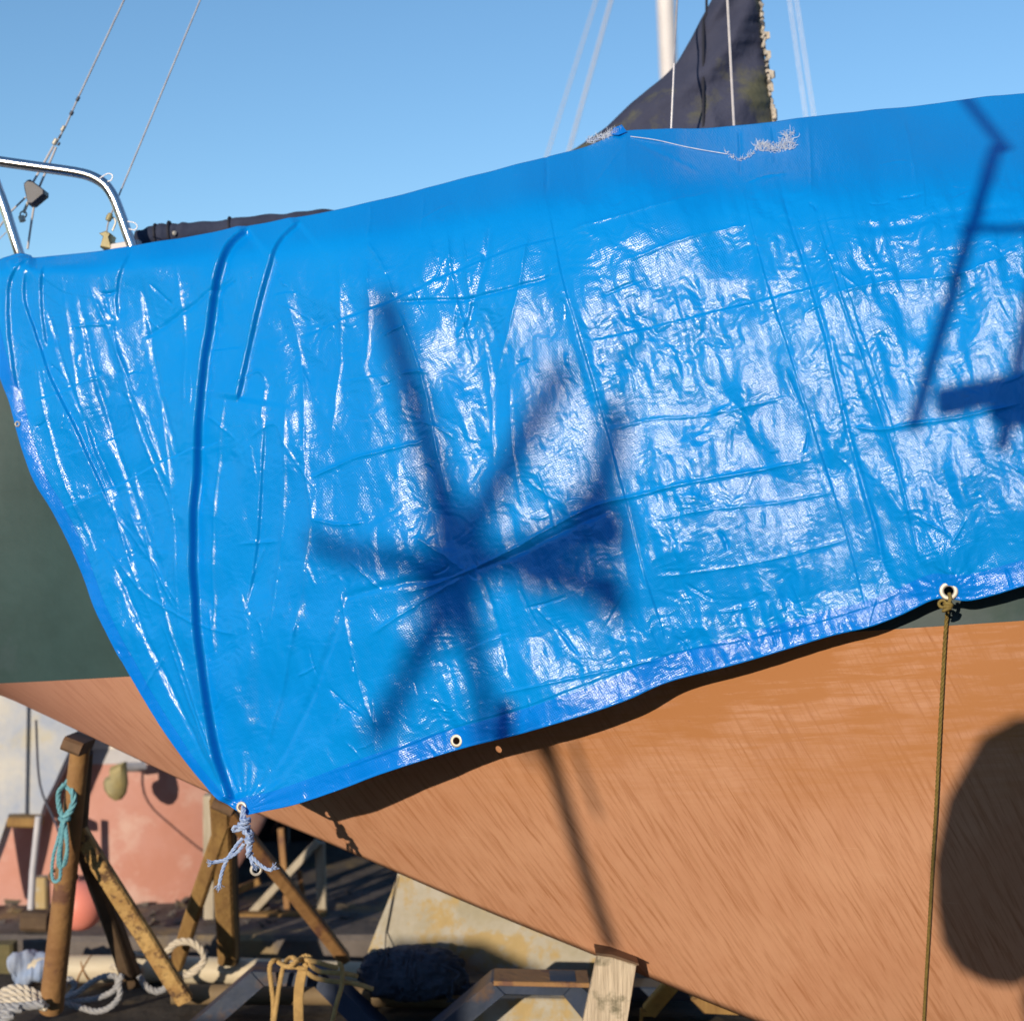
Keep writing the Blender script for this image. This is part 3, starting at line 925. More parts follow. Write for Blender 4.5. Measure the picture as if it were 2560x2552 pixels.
# slack gathers drawn from the stern edge and the ridge down to the tied corner
rc = random.Random(23)
for x0, y0, x1, y1, bow, k, h, w in [
    (110, 500, 300, 1200, -30, 'ridge', .007, 9), (140, 520, 330, 1130, -22, 'valley', .006, 8), (190, 505, 345, 1010, -20, 'ridge', .006, 8),
    (260, 500, 350, 900, -10, 'valley', .005, 8), (330, 480, 352, 820, 10, 'ridge', .005, 9), (60, 640, 190, 1080, -18, 'ridge', .006, 6),
    (300, 700, 345, 1250, 8, 'ridge', .004, 6), (250, 900, 430, 1480, -14, 'ridge', .006, 7), (200, 1020, 420, 1480, -10, 'valley', .005, 7), (300, 1150, 445, 1510, -8, 'ridge', .005, 6),
    (430, 700, 400, 1250, -12, 'ridge', .005, 7), (540, 720, 500, 1250, 14, 'ridge', .005, 8), (600, 900, 480, 1480, 18, 'ridge', .006, 9), (680, 1050, 490, 1500, 20, 'valley', .005, 9),
    (640, 470, 620, 860, 12, 'ridge', .005, 9), (690, 480, 690, 700, 8, 'ridge', .006, 8), (840, 420, 900, 700, -10, 'ridge', .006, 9), (930, 400, 870, 640, 10, 'valley', .006, 10),
    (1000, 420, 930, 720, 12, 'ridge', .006, 10), (960, 700, 985, 960, -6, 'ridge', .006, 8), (910, 620, 930, 900, 6, 'ridge', .005, 8), (1010, 880, 1050, 1010, 4, 'ridge', .006, 8),
    (1028, 270, 1030, 370, 2, 'valley', .004, 5), (1395, 240, 1396, 335, 1, 'valley', .004, 5), (1458, 238, 1463, 315, 1, 'valley', .004, 5), (1525, 225, 1531, 385, 2, 'ridge', .004, 5),
    (700, 380, 690, 460, 3, 'ridge', .004, 7), (800, 362, 790, 450, 3, 'ridge', .003, 7), (1700, 205, 1740, 420, 4, 'ridge', .003, 8), (1180, 262, 1120, 350, 3, 'ridge', .003, 7), (1190, 262, 1330, 330, -3, 'valley', .003, 7),
]:
    crease([(x0, y0), ((x0 + x1) / 2 + bow, (y0 + y1) / 2), (x1, y1)], k, h, w, 0.22)
# small chance creases left by earlier folding
for i in range(110):
    x0 = rc.uniform(60, 1930)
    y0 = rc.uniform(np.interp(x0, [p[0] for p in TOP], [p[1] for p in TOP]) + 60, np.interp(x0, [0, 468, 2090], [900, 1500, 1060]) - 30)
    a = math.radians(rc.choice([76, 74, -14, -16, 40, 110]) + rc.uniform(-14, 14)); ln = rc.uniform(25, 110)
    dx, dy = math.cos(a) * ln, math.sin(a) * ln
    crease([(x0, y0), (x0 + dx * .5 + rc.uniform(-5, 5), y0 + dy * .5 + rc.uniform(-5, 5)), (x0 + dx, y0 + dy)], rc.choice(['ridge', 'ridge', 'valley', 'step']), rc.uniform(.0025, .0055), rc.uniform(2.6, 5), 0.3)


def seg_dist(x, y, poly):
    """Signed distance (positive right of the direction of travel, i.e. screen-right for a downward line) and fraction along."""
    best = np.full(x.shape, 1e9); sgn = np.zeros(x.shape); fr = np.zeros(x.shape)
    ln = np.linalg.norm(np.diff(poly, axis=0), axis=1); cum = np.concatenate([[0], np.cumsum(ln)])
    for i in range(len(poly) - 1):
        ax, ay = poly[i]; bx, by = poly[i + 1]
        dx, dy = bx - ax, by - ay; l2 = dx * dx + dy * dy + 1e-9
        t = np.clip(((x - ax) * dx + (y - ay) * dy) / l2, 0, 1)
        ex, ey = x - ax - t * dx, y - ay - t * dy
        d = ex * ex + ey * ey
        m = d < best
        best = np.where(m, d, best)
        s = np.sign(dy * ex - dx * ey)
        sgn = np.where(m, s, sgn)
        fr = np.where(m, (cum[i] + t * ln[i]) / cum[-1], fr)
    return np.sqrt(best) * sgn, fr


def facet(x, y, seed):
    """Crumpled-film relief: flat triangular facets meeting in sharp creases."""
    val = np.random.RandomState(seed).uniform(-1, 1, (256, 256))
    xi = np.floor(x).astype(np.int64); yi = np.floor(y).astype(np.int64)
    fx = x - xi; fy = y - yi
    h = lambda i, j: val[i & 255, j & 255]
    h00, h11 = h(xi, yi), h(xi + 1, yi + 1)
    return np.where(fx > fy, h00 * (1 - fx) + h(xi + 1, yi) * (fx - fy) + h11 * fy, h00 * (1 - fy) + h(xi, yi + 1) * (fy - fx) + h11 * fx)


def height(x, y, sub=None):
    """Relief of the cloth towards the viewer (metres), for F coordinates."""
    sh = x.shape
    x = x.ravel(); y = y.ravel()
    H = np.zeros(x.shape)
    for poly, kind, h, w, fade in CREASES:
        R = {'pleat': max(w * 9, 130)}.get(kind, w * 6)
        m = (x > poly[:, 0].min() - R) & (x < poly[:, 0].max() + R) & (y > poly[:, 1].min() - R) & (y < poly[:, 1].max() + R)
        if not m.any():
            continue
        d, f = seg_dist(x[m], y[m], poly)
        a = np.clip(f / fade, 0, 1) * np.clip((1 - f) / fade, 0, 1)
        a = a * a * (3 - 2 * a)
        # kinked, uneven
        jit = 1 + 0.45 * perlin(f * 9 + h * 1000, f * 0 + w, 11)
        d = d + min(w, 8) * 0.22 * perlin(f * 14, f * 0 + h * 900, 12)
        if kind == 'ridge':
            v = 0.55 * h * np.exp(-np.abs(d) / w * 2.0) * jit
        elif kind == 'valley':
            v = -0.6 * h * np.exp(-(d / (.7 * w)) ** 2) * jit
        elif kind == 'step':
            v = 0.24 * h * np.where(d < 0, np.exp(d / (2.2 * w)), -np.exp(-d / (2.2 * w))) * np.clip(np.abs(d) / (0.30 * w), 0, 1) * jit
        else:
            ramp_ = np.clip(d / w, 0, 1)
            ramp_ = ramp_ * ramp_ * (3 - 2 * ramp_)
            ww = max(w, 11)
            lip = np.exp(np.minimum(d, 0) / (ww * 3.2))
            rec = np.exp(-np.maximum(d - w, 0) / (ww * 5.0))
            v = np.where(d < 0, 0.55 * h * lip, 0.55 * h - h * ramp_)
            v = np.where(d > w, -0.45 * h * rec, v)
            v = v * (1 + 0.15 * perlin(f * 5, f * 0 + w, 13))
        H[m] += v * a
    # broad billow and slack
    H += 0.017 * fbm(x * 0.0042 + 3, y * 0.0030, 21, 3)
    # crumple: anisotropic ridged noise turned along the packing folds
    ca, sa = math.cos(math.radians(15)), math.sin(math.radians(15))
    xr = x * ca + y * -sa * -1 * -1; yr = x * sa + y * ca
    amp = np.interp(x, [0, 450, 900, 1150, 1900], [0.75, 0.65, 0.85, 1.0, 1.0]) * np.clip((y - np.interp(x, top_x, top_y) - 0.35 * np.interp(x, [b[0] for b in BANDW], [b[1] for b in BANDW])) / 110, 0.10, 1)
    loc = 0.50 + 1.5 * np.clip(fbm(x * 0.0065, y * 0.0055, 33, 3) + 0.22, 0, 1)
    wx = 18 * perlin(x * .02, y * .02, 61); wy = 18 * perlin(x * .02, y * .02, 62)
    e1 = facet((xr + wx) / 46, (yr + wy) / 74, 41)
    e2 = facet((xr * .8 + yr * .6 + wx) / 33, (yr * .8 - xr * .6 + wy) / 29, 43)
    e3 = facet((xr + 1.6 * wx) / 15, (yr + 1.6 * wy) / 21, 45)
    e4 = facet((xr * .6 - yr * .8 + 2 * wx) / 8, (yr * .6 + xr * .8 + 2 * wy) / 9, 47)
    dr = perlin((xr + .3 * wx) / 19, yr / 170, 48)
    H += amp * loc * (0.0030 * e1 + 0.0010 * e2 + 0.00046 * e3 + 0.00044 * e4 + 0.0022 * dr)
    # tension wrinkles fanning from the corner and from the tied grommet
    for gx, gy, n, ph, a0 in ((462, 1530, 26, 0.3, .0008), (1790, 1118, 22, 1.1, .0003)):
        dx, dy = x - gx, y - gy
        rad = np.sqrt(dx * dx + dy * dy) + 1
        th = np.arctan2(dy, dx)
        H += a0 * np.sin(th * n + ph + 2 * perlin(rad * .004, th * 3, 71)) * np.exp(-rad / 190) * np.clip(rad / 40, 0, 1)
    return H.reshape(sh)


NRM = np.array([-0.30, -0.95, 0.06]); NRM /= np.linalg.norm(NRM)


def tarp_depth(x, y):
    top = np.interp(x, top_x, top_y)
    bw = np.interp(x, [b[0] for b in BANDW], [b[1] for b in BANDW]); be = np.interp(x, [b[0] for b in BANDE], [b[1] for b in BANDE])
    t = 1 - (y - top) / bw
    k = 5.0
    soft = np.log1p(np.exp(np.clip(k * t, -40, 40))) / k
    # tail of the cloth swings out a little at the hem, and is drawn in at the corner
    hang = np.clip((y - top) / 900, 0, 1)
    return D0(x * K) + be * soft - 0.066 * np.sin(hang * 2.2) * np.clip((x - 250) / 500, 0, 1) + 0.012


def tarp_pos(x, y, extra=0.0):
    base = Pn(x * K, y * K, tarp_depth(x, y))
    return base + NRM * (height(x, y) + extra)[..., None]


tarp = thing("tarpaulin", "large creased bright blue tarpaulin draped over the boat", "tarpaulin", (0.4, 2.5, 0.6))
NU, NV = 1200, 620
uu, vv = np.meshgrid(np.linspace(0, 1, NU) ** 1.0, np.linspace(0, 1, NV))
FX = coons(uu, vv)
V = tarp_pos(FX[..., 0], FX[..., 1])
# far side of the ridge
ext = []
for k in range(10, 0, -1):
    q = V[0].copy()
    q[:, 1] += 0.07 * k * np.clip(0.4 + (FX[0, :, 0] - 100) / 900, .25, 1)
    q[:, 2] -= 0.012 * k + 0.006 * k * k
    ext.append(q)
Vf = np.concatenate([np.array(ext), V], 0)
uvF = FX * K * 2.55 / FPX
uve = np.concatenate([np.repeat(uvF[:1], 10, 0) - np.linspace(.7, .05, 10)[:, None, None] * np.array([0, 1.0]), uvF], 0)
EYELETS = [(1790, 1115, 17.5), (857, 1398, 12.5), (458, 1522, 11)]


def eyelet_mask(q):
    m = np.zeros(q.shape[:2], bool)
    for ex, ey, eR in EYELETS:
        m |= (q[..., 0] - ex) ** 2 + (q[..., 1] - ey) ** 2 < (0.66 * eR) ** 2
    return m


grid_mesh("sheet", Vf, M['tarp'], tarp, uve, np.concatenate([np.zeros((10, NU), bool), eyelet_mask(FX)], 0))


def strip(name, u, v, extra, mat):
    q = coons(u, v)
    return grid_mesh(name, tarp_pos(q[..., 0], q[..., 1], extra), mat, tarp, q * K * 2.55 / FPX, eyelet_mask(q))


u_, v_ = np.meshgrid(np.linspace(0.002, 1, 1100), np.linspace(0, 1, 26))
vlo = 1 - 0.055 * np.interp(u_, [0, .2, .5, 1], [0.75, .85, 1.0, 1.0])
vs_ = vlo + (1.0012 - vlo) * v_
prof = 0.0010 * np.clip(np.sin(np.pi * np.clip(v_, 0.02, 0.98)), 0, 1) ** .3 + 0.0012 * np.exp(-((v_ - .93) / .06) ** 2)
strip("hem", u_, vs_, prof, M['hem'])
u_, v_ = np.meshgrid(np.linspace(0, 1, 12), np.linspace(0.0, 0.985, 500))
us_ = u_ * 0.012
strip("hem", us_ - 0.0004, v_, 0.0010 * np.clip(np.sin(np.pi * np.clip(u_, .02, .98)), 0, 1) ** .3, M['hem'])


def tp1(x, y, extra=0.0):
    return Vector(tarp_pos(np.array([float(x)]), np.array([float(y)]), extra)[0])


def grommet(x, y, R, hole=True):
    c = tp1(x, y, 0.0022)
    s = K * c.y / FPX
    ax = Vector(NRM)
    mb = MB()
    R *= s
    mb.lathe(c, ax, [(R * .50, -.002), (R * .50, .0006), (R * .56, .0016), (R * .75, .0020), (R * .92, .0014), (R, -.0004), (R, -.0015)], 28)
    mb.build("grommet", M['grommet'], tarp)
    return c


g_right = grommet(1790, 1115, 17.5)
g_mid = grommet(857, 1398, 12.5)
g_cor = grommet(458, 1522, 11)
grommet(37, 801, 6)

# frayed tears along the ridge
rr = random.Random(11)
mb = MB()
def fray(x0, x1, yf, n, hgt, scatter):
    for i in range(n):
        x = rr.uniform(x0, x1); y = yf(x) + rr.uniform(-scatter, scatter * .6)
        p = tp1(x, y, .002)
        pts = [p]
        d = Vector((rr.uniform(-1, 1), rr.uniform(-.9, -.1), rr.uniform(-.3, 1.0))).normalized()
        ln = hgt * rr.uniform(.25, 1) * K * 2.7 / FPX
        for k in range(5):
            d = (d + Vector((rr.uniform(-.7, .7), rr.uniform(-.4, .4), rr.uniform(-.7, .7)))).normalized()
            pts.append(pts[-1] + d * ln / 5)
        mb.tube(pts, [rr.choice([.0004, .0006, .0008]) * (1 - .12 * k) for k in range(len(pts))], 4)
fray(1108, 1172, lambda x: 268 - (x - 1108) * .33, 220, 15, 5)
fray(1425, 1500, lambda x: 284 - abs(x - 1455) * .12, 330, 15, 9)
fray(1368, 1425, lambda x: 288 + math.sin((x - 1368) / 57 * 3.1) * 14, 60, 12, 4)
fray(1478, 1500, lambda x: 270 - (x - 1478) * .5, 50, 22, 10)
o = mb.build("frayed_threads", M['fray'], tarp); o['kind'] = 'stuff'
mb = MB()
mb.tube(catmull([tp1(1190, 258, .002), tp1(1240, 267, .004), tp1(1300, 280, .003), tp1(1372, 291, .003)], 6), .0008, 5)
mb.build("loose_thread", M['fray'], tarp)
mb = MB()
p = [tp1(1150, 254, .004), tp1(1160, 244, .012), tp1(1176, 240, .016), tp1(1184, 250, .006), tp1(1168, 256, .006)]
mb.prism(p, (0.0, 0.004, 0.001), .001); mb.build("torn_flap", M['hem'], tarp)

# ------------------------------------------------------------------ ties on the tarpaulin
def hull_y(px, py):
    """Depth of the near hull surface along a photo ray, by marching."""
    for Y in np.arange(2.2, 3.2, 0.004):
        q = P(px, py, Y)
        i = int(np.clip((q.x + 1.55) / 6.25 * 259, 0, 258))
        if q.z >= zk[i]:
            if q.z < zw[i]:
                k_ = np.interp(q.z, low[:, i, 2], low[:, i, 1])
            else:
                k_ = np.interp(q.z, up[:, i, 2], up[:, i, 1])
            if Y >= k_:
                return Y
    return 3.0


cord = thing("tie_cord", "olive green cord tied to the right eyelet and running down the hull", "cord", tp1(1790, 1115))
mb = MB()
line = [(1788, 1145), (1783, 1200), (1778, 1290), (1772, 1400), (1766, 1520), (1759, 1640), (1752, 1760), (1745, 1880), (1741, 1960)]
mb.rope(catmull([P(x * K, y * K, hull_y(x * K, y * K) - (.028 if y < 1200 else .016)) for x, y in line], 6), 0.0032, 3, pitch=.03)
mb.build("cord_run", M['olive'], cord)
mb = MB()
mb.tube(catmull([g_right + Vector((0, -.003, -.004)), g_right + Vector((-.001, -.010, -.012)), g_right + Vector((-.003, -.009, -.020)), g_right + Vector((-.002, -.008, -.028))], 5), .0030, 8)
kc = g_right + Vector((-.004, -.009, -.021))
for i in range(3):
    mb.torus(kc + Vector((-.001 * i, 0, -.004 * i)), Vector((.25 - .3 * i, .25, 1)), .0058, .0026, 16, 8)
mb.torus(kc + Vector((-.009, -.001, .001)), Vector((.3, 1, .2)), .0055, .0024, 14, 8)
mb.build("knot", M['olive'], cord)

tw = thing("corner_twine", "frayed blue and white twine knotted through the lower left corner eyelet", "twine", g_cor)
S3 = g_cor.y - .012
def Z(x, y, d=0.0):     # coordinates of the 1651 px wide enlargement of that corner
    return P(520 + x * 240 / 1651, 1960 + y * 240 / 1651, S3 + d)
mb = MB()
mb.rope([Z(600, 380, .01), Z(600, 430), Z(580, 520), Z(570, 600), Z(600, 700)], .0034, 3)
mb.rope([Z(630, 400, .01), Z(625, 450), Z(620, 540), Z(640, 620)], .0034, 3)
for a, b in (((560, 610), (710, 600)), ((520, 690), (710, 640)), ((520, 740), (700, 730)), ((600, 830), (760, 850)), ((640, 960), (760, 900)), ((650, 1000), (770, 980))):
    A, B = Z(*a, -.003), Z(*b, -.003)
    mid = (A + B) / 2
    mb.rope(catmull([A + Vector((0, .006, 0)), A.lerp(mid, .4) + Vector((0, -.005, .001)), mid + Vector((0, -.007, 0)), B.lerp(mid, .4) + Vector((0, -.005, -.001)), B + Vector((0, .005, 0)), mid + Vector((0, .009, -.002)), A + Vector((0, .006, 0))], 5), .0036, 3)
mb.rope(catmull([Z(540, 730, -.004), Z(450, 730, -.006), Z(430, 800, -.005), Z(520, 790, -.003), Z(600, 760, -.004)], 6), .0034, 3)
mb.rope(catmull([Z(600, 700), Z(640, 800, -.006), Z(690, 900, -.008), Z(700, 1000, -.006), Z(690, 1100, -.004), Z(700, 1220, -.003)], 6), .0046, 3)
mb.rope(catmull([Z(700, 780, .004), Z(760, 850, .002), Z(740, 940, -.004), Z(690, 1010, -.004)], 6), .0040, 3)
mb.rope(catmull([Z(740, 1040), Z(720, 1130, -.006), Z(680, 1200, -.006), Z(700, 1240, .002), Z(760, 1170, .003)], 6), .0042, 3)
mb.build("knot", M['twine'], tw)
for pts in ([(600, 930), (520, 1010), (420, 1150), (340, 1270), (270, 1420), (220, 1590), (195, 1730)], [(620, 1020), (540, 1130), (450, 1210), (360, 1260), (260, 1310), (160, 1330), (70, 1345)],
            [(720, 1220), (800, 1290), (880, 1370), (980, 1440), (1060, 1470), (1110, 1450)], [(720, 1230), (750, 1320), (770, 1390)]):
    mb = MB(); mb.rope(catmull([Z(x, y, -.002 * i) for i, (x, y) in enumerate(pts)], 6), .0037, 3)
    e = Z(*pts[-1], -.002 * len(pts))
    dr = (Z(*pts[-1]) - Z(*pts[-2])).normalized()
    for k in range(16):
        d = (dr + Vector((rr.uniform(-.8, .8), rr.uniform(-.6, .6), rr.uniform(-.8, .8)))).normalized()
        s0 = e + Vector((rr.uniform(-.003, .003), 0, rr.uniform(-.003, .003)))
        mb.tube([s0, s0 + d * .006, s0 + d * .009 + Vector((rr.uniform(-.003, .003), 0, rr.uniform(-.003, .003)))], .0006, 4)
    mb.build("twine_end", M['twine'], tw)
mb = MB(); c = Z(830, 1465, -.004)
mb.lathe(c, Vector((.25, -1, .1)), [(.0068, -.001), (.0068, .001), (.0085, .002), (.0110, .0014), (.0122, -.0004), (.0110, -.0014), (.0085, -.002), (.0068, -.001)], 26)
mb.build("torn_eyelet", M['grommet'], tw)

# ------------------------------------------------------------------ boat stands
def strut(mb, a, b, w, h=None, **k):
    mb.beam(a, b, w, h or w, **k)


Ya = 3.45
mpx = Ya / FPX
st = thing("boat_stand", "rusty steel boat stand with flaking braces and a teal cord hung on it", "boat stand", P(132, 2510, Ya), group="steel stands propping the stern")
top, bot = P(203, 1850, 3.20), P(128, 2520, Ya)
mb = MB(); pts = [top.lerp(bot, k / 10) for k in range(11)]
mb.tube(pts, [22 * mpx + (30 - 22) * mpx * k / 10 for k in range(11)], 20); mb.build("post", M['rust'], st)
mb = MB(); mb.tube([P(209, 1880, 3.24), P(196, 2060, 3.30)], .021, 14); mb.build("inner_post", M['darkwood'], st)
mb = MB(); mb.beam(P(172, 1850, 3.18), P(218, 1868, 3.18), .03, .10, up=Vector((0, 1, 0)), bev=.2); mb.build("pad", M['pad'], st)
mb = MB(); mb.torus(P(184, 1862, 3.18), bot - top, .020, .006, 16, 8); mb.build("collar", M['rust'], st)
mb = MB(); mb.torus(P(158, 2190, 3.34), bot - top, .030, .004, 20, 8); mb.build("collar", M['rust'], st)
mb = MB(); mb.beam(P(184, 2055, 3.31), P(462, 2500, Ya), .038, .030, bev=.15, segs=8, jit=.0012); mb.build("brace", M['flake'], st)
mb = MB(); mb.beam(P(196, 2075, 3.35), P(335, 2455, 3.65), .040, .040, bev=.15); mb.build("brace", M['darkwood'], st)
mb = MB(); mb.beam(P(230, 2210, 3.5), P(330, 2450, 3.72), .016, .03, bev=.15); mb.build("brace", M['rust'], st)
mb = MB(); mb.beam(P(205, 2090, 3.36), P(318, 2440, 3.6), .03, .03, bev=.15); mb.build("brace", M['darkwood'], st)
Yb2 = 3.75
st2 = thing("boat_stand", "thinner ochre boat stand behind the twine with three spread legs", "boat stand", P(570, 2395, Yb2), group="steel stands propping the stern")
mb = MB(); mb.beam(P(552, 1990, 3.4), P(571, 2395, Yb2), .046, .046, bev=.12, segs=6, jit=.001); mb.build("post", M['ochre'], st2)
mb = MB(); mb.beam(P(575, 2080, 3.52), P(584, 2400, 3.80), .03, .03, bev=.1); mb.build("post", M['darkwood'], st2)
mb = MB(); mb.beam(P(562, 2050, 3.44), P(440, 2410, Yb2), .036, .036, bev=.15, segs=6, jit=.001); mb.build("brace", M['ochre'], st2)
mb = MB(); mb.beam(P(560, 2015, 3.42), P(862, 2396, Yb2), .030, .036, bev=.15, segs=6, jit=.001); mb.build("brace", M['rust'], st2)
mb = MB(); mb.beam(P(540, 2000, 3.4), P(590, 2022, 3.4), .025, .09, up=Vector((0, 1, 0)), bev=.2); mb.build("pad", M['pad'], st2)

# teal cord hung on the stand
tl = thing("cord_hank", "teal blue cord looped in a hank on the left boat stand", "cord", P(160, 1960, 3.2))
Yq = 3.225
def A(x, y, d=0.0):     # coordinates of the 1712 px wide enlargement at (0, 1700)
    return P(x * 400 / 1712, 1700 + y * 450 / 1926, Yq + d)
mb = MB()
mb.rope(catmull([A(870, 1090, .02), A(820, 1010, -.01), A(740, 1050), A(690, 1120), A(620, 1200, -.01), A(620, 1330), A(650, 1440), A(700, 1480)], 6), .0042, 3)
mb.rope(catmull([A(700, 1120, .01), A(770, 1180, -.005), A(790, 1290, -.005), A(750, 1400), A(690, 1470)], 6), .0075, 3)
mb.rope(catmull([A(690, 1110, .0), A(640, 1180, -.005), A(625, 1280, -.005), A(650, 1400), A(690, 1480)], 6), .0055, 3)
mb.rope(catmull([A(640, 1480), A(690, 1500, -.01), A(740, 1480), A(700, 1450, .02), A(640, 1480)], 5), .005, 3)
for pts in ([(670, 1490), (620, 1700), (570, 1880), (555, 2060), (580, 2150), (640, 2120), (650, 1950), (660, 1700), (690, 1500)], [(690, 1490), (700, 1650), (720, 1800), (700, 1960), (650, 1980), (640, 1850), (670, 1650), (690, 1500)], [(680, 1490), (650, 1700), (620, 1900), (640, 2010), (690, 1940), (720, 1750), (700, 1500)]):
    mb.rope(catmull([A(x, y, -.004 * (i % 3)) for i, (x, y) in enumerate(pts)], 6), .0040, 3)
mb.build("cord_loops", M['teal'], tl)

# ------------------------------------------------------------------ the red boat behind
Yr = 4.42
rb = thing("red_boat", "faded salmon red boat hull with weathered bottom behind the stands", "boat", (-2.6, 4.7, .08))
xr = np.linspace(-4.6, -0.60, 70)
pr = []
for t in np.linspace(0, 1, 22):
    half = 0.62 * np.sqrt(np.clip(1 - np.abs((xr + 2.6) / 2.02) ** 7, 0, 1)) * (0.86 + 0.14 * t ** .7)
    zb = 0.060 + 0.62 * np.clip((xr + 0.93) / 0.33, 0, 1) ** 1.4
    z = zb + np.maximum(0.02, 0.50 - zb) * t
    pr.append(np.stack([xr, 4.90 - half, z], -1))
pr = np.array(pr)
pf = pr.copy(); pf[..., 1] = 2 * 4.90 - pf[..., 1]
grid_mesh("underbody", pr[::-1], M['red'], rb); grid_mesh("underbody", pf, M['red'], rb)
lastn, lastf = pr[-1], pf[-1]
def band(name, z0, z1, mat, off):
    for src, sg in ((lastn, -1), (lastf, 1)):
        rws = []
        for t in np.linspace(0, 1, 5):
            q = src.copy(); q[:, 1] += sg * off; q[:, 2] = z0 + (z1 - z0) * t
            rws.append(q)
        rws = np.array(rws)
        grid_mesh(name, rws[::-1] if sg < 0 else rws, mat, rb)
band("boot_stripe", .50, .545, M['stripe'], .003)
band("topside", .545, 1.0, M['redtop'], .006)
dk = np.array([np.stack([lastn[:, 0], lastn[:, 1] + (lastf[:, 1] - lastn[:, 1]) * t, lastn[:, 2] * 0 + 1.0], -1) for t in np.linspace(0, 1, 4)])
grid_mesh("deck", dk, M['deck'], rb)
# rudder hung on the near left
Yd = 4.16
out = [(-60, 1640), (230, 1700), (215, 1770), (195, 1840), (170, 1900), (140, 1960), (110, 2020), (96, 2060), (28, 2062), (28, 2040), (60, 2036), (66, 2000), (-60, 2040)]
rud = thing("rudder", "chalky blue white rudder blade leaning under the stern at left", "rudder", P(60, 2060, Yd))
mb = MB(); mb.prism([P(x, y, Yd) for x, y in ((66, 1690), (235, 1690), (212, 1775), (190, 1845), (165, 1905), (135, 1965), (108, 2015), (95, 2058), (62, 2062))], (.0, .045, 0), .006); mb.build("blade", M['rudder'], rud)
mb = MB(); mb.prism([P(x, y, Yd - .014) for x, y in ((-60, 1640), (70, 1660), (66, 2036), (24, 2038), (-8, 2130), (-60, 2260))], (0, .07, 0), .006); mb.build("stock_fairing", M['rudder'], rud)
mb = MB(); mb.beam(P(28, 2050, Yd - .03), P(100, 2052, Yd - .03), .028, .07, bev=.2); mb.build("heel_fitting", M['ochre'], rud)
# propeller blade
mb = MB()
o1 = []
cpx = [(270, 1918), (306, 1905), (308, 1925), (311, 1960), (306, 1985), (295, 2000), (282, 2003), (266, 1993), (254, 1975), (252, 1958), (256, 1946), (270, 1938)]
mb.prism([P(x, y, 4.13) for x, y in cpx], (.01, .03, 0), .012)
pb = mb.build("propeller_blade", M['bronze'], rb)
mb = MB(); mb.tube([P(300, 1917, 4.22), P(360, 1917, 4.28)], .014, 12); mb.build("propeller_shaft", M['stripe'], rb)

# buoy
bu = thing("mooring_buoy", "round coral pink mooring buoy hanging behind the left stand", "buoy", P(205, 2320, 3.86))
bc = P(200, 2262, 3.80); R = 61 * 3.80 / FPX
prof = [(1e-4, -R)] + [(R * math.sin(a), -R * math.cos(a)) for a in np.linspace(.12, 2.75, 22)] + [(R * .30, R * .98), (R * .28, R * 1.1), (R * .2, R * 1.22), (1e-4, R * 1.24)]
mb = MB(); mb.lathe(bc, Vector((-.25, -.1, 1)), prof, 36); mb.build("buoy_ball", M['buoy'], bu)
mb = MB(); mb.torus(bc + Vector((-.25, -.1, 1)).normalized() * R * 1.22, (0, 1, 0), R * .14, R * .05, 16, 8); mb.build("eye", M['block'], bu)
mb = MB(); mb.tube(catmull([bc + Vector((-.25, -.1, 1)).normalized() * R * 1.3, P(140, 2060, 3.9), P(100, 1960, 3.94), P(90, 1800, 3.9)], 5), .003, 6); mb.build("buoy_rope", M['block'], bu)

# far timber props, trestle
tp_ = thing("timber_prop", "pale upright plank against the red hull behind the second stand", "timber prop", P(525, 2290, 4.15))
mb = MB(); mb.beam(P(524, 1985, 4.15), P(527, 2292, 4.15), .030, .05, bev=.1, segs=5, jit=.001); mb.build("plank", M['greywood'], tp_)
tp_ = thing("timber_prop", "narrow bluish upright prop beneath the blue white rudder", "timber prop", P(78, 2300, 4.08))
mb = MB(); mb.tube([P(97, 2040, 4.08), P(82, 2180, 4.08), P(76, 2292, 4.08)], .0095, 10); mb.build("pole", M['stripe'], tp_)
mb = MB(); mb.beam(P(60, 2298, 4.06), P(125, 2300, 4.06), .05, .07, up=Vector((0, 1, 0)), bev=.2); mb.build("foot_block", M['darkwood'], tp_)
tp_ = thing("timber_prop", "cream painted stub post beside the bluish prop under the rudder", "timber prop", P(110, 2290, 4.2))
mb = MB(); mb.beam(P(106, 2190, 4.2), P(108, 2292, 4.2), .035, .04, bev=.15); mb.build("post", M['keel'], tp_)

tr_ = thing("timber_trestle", "low pale timber trestle with crossed braces before the dark boards", "trestle", P(800, 2295, 4.3))
mb = MB(); mb.beam(P(800, 2105, 4.3), P(806, 2280, 4.3), .028, .03, bev=.1); mb.build("post", M['greywood'], tr_)
mb = MB(); mb.beam(P(796, 2102, 4.28), P(625, 2285, 4.28), .021, .03, bev=.1); mb.build("brace", M['greywood'], tr_)
mb = MB(); mb.beam(P(702, 2070, 4.33), P(720, 2285, 4.33), .018, .02, bev=.1); mb.build("post", M['rust'], tr_)
mb = MB(); mb.beam(P(748, 2175, 4.34), P(758, 2240, 4.34), .012, .015, bev=.1); mb.build("stub", M['rust'], tr_)
mb = MB(); mb.beam(P(470, 2290, 4.25), P(815, 2286, 4.25), .022, .05, bev=.15, segs=8, jit=.003); mb.build("rail", M['ochre'], tr_)
mb = MB(); mb.beam(P(582, 2230, 4.32), P(650, 2200, 4.32), .02, .03, bev=.1); mb.build("brace", M['ochre'], tr_)

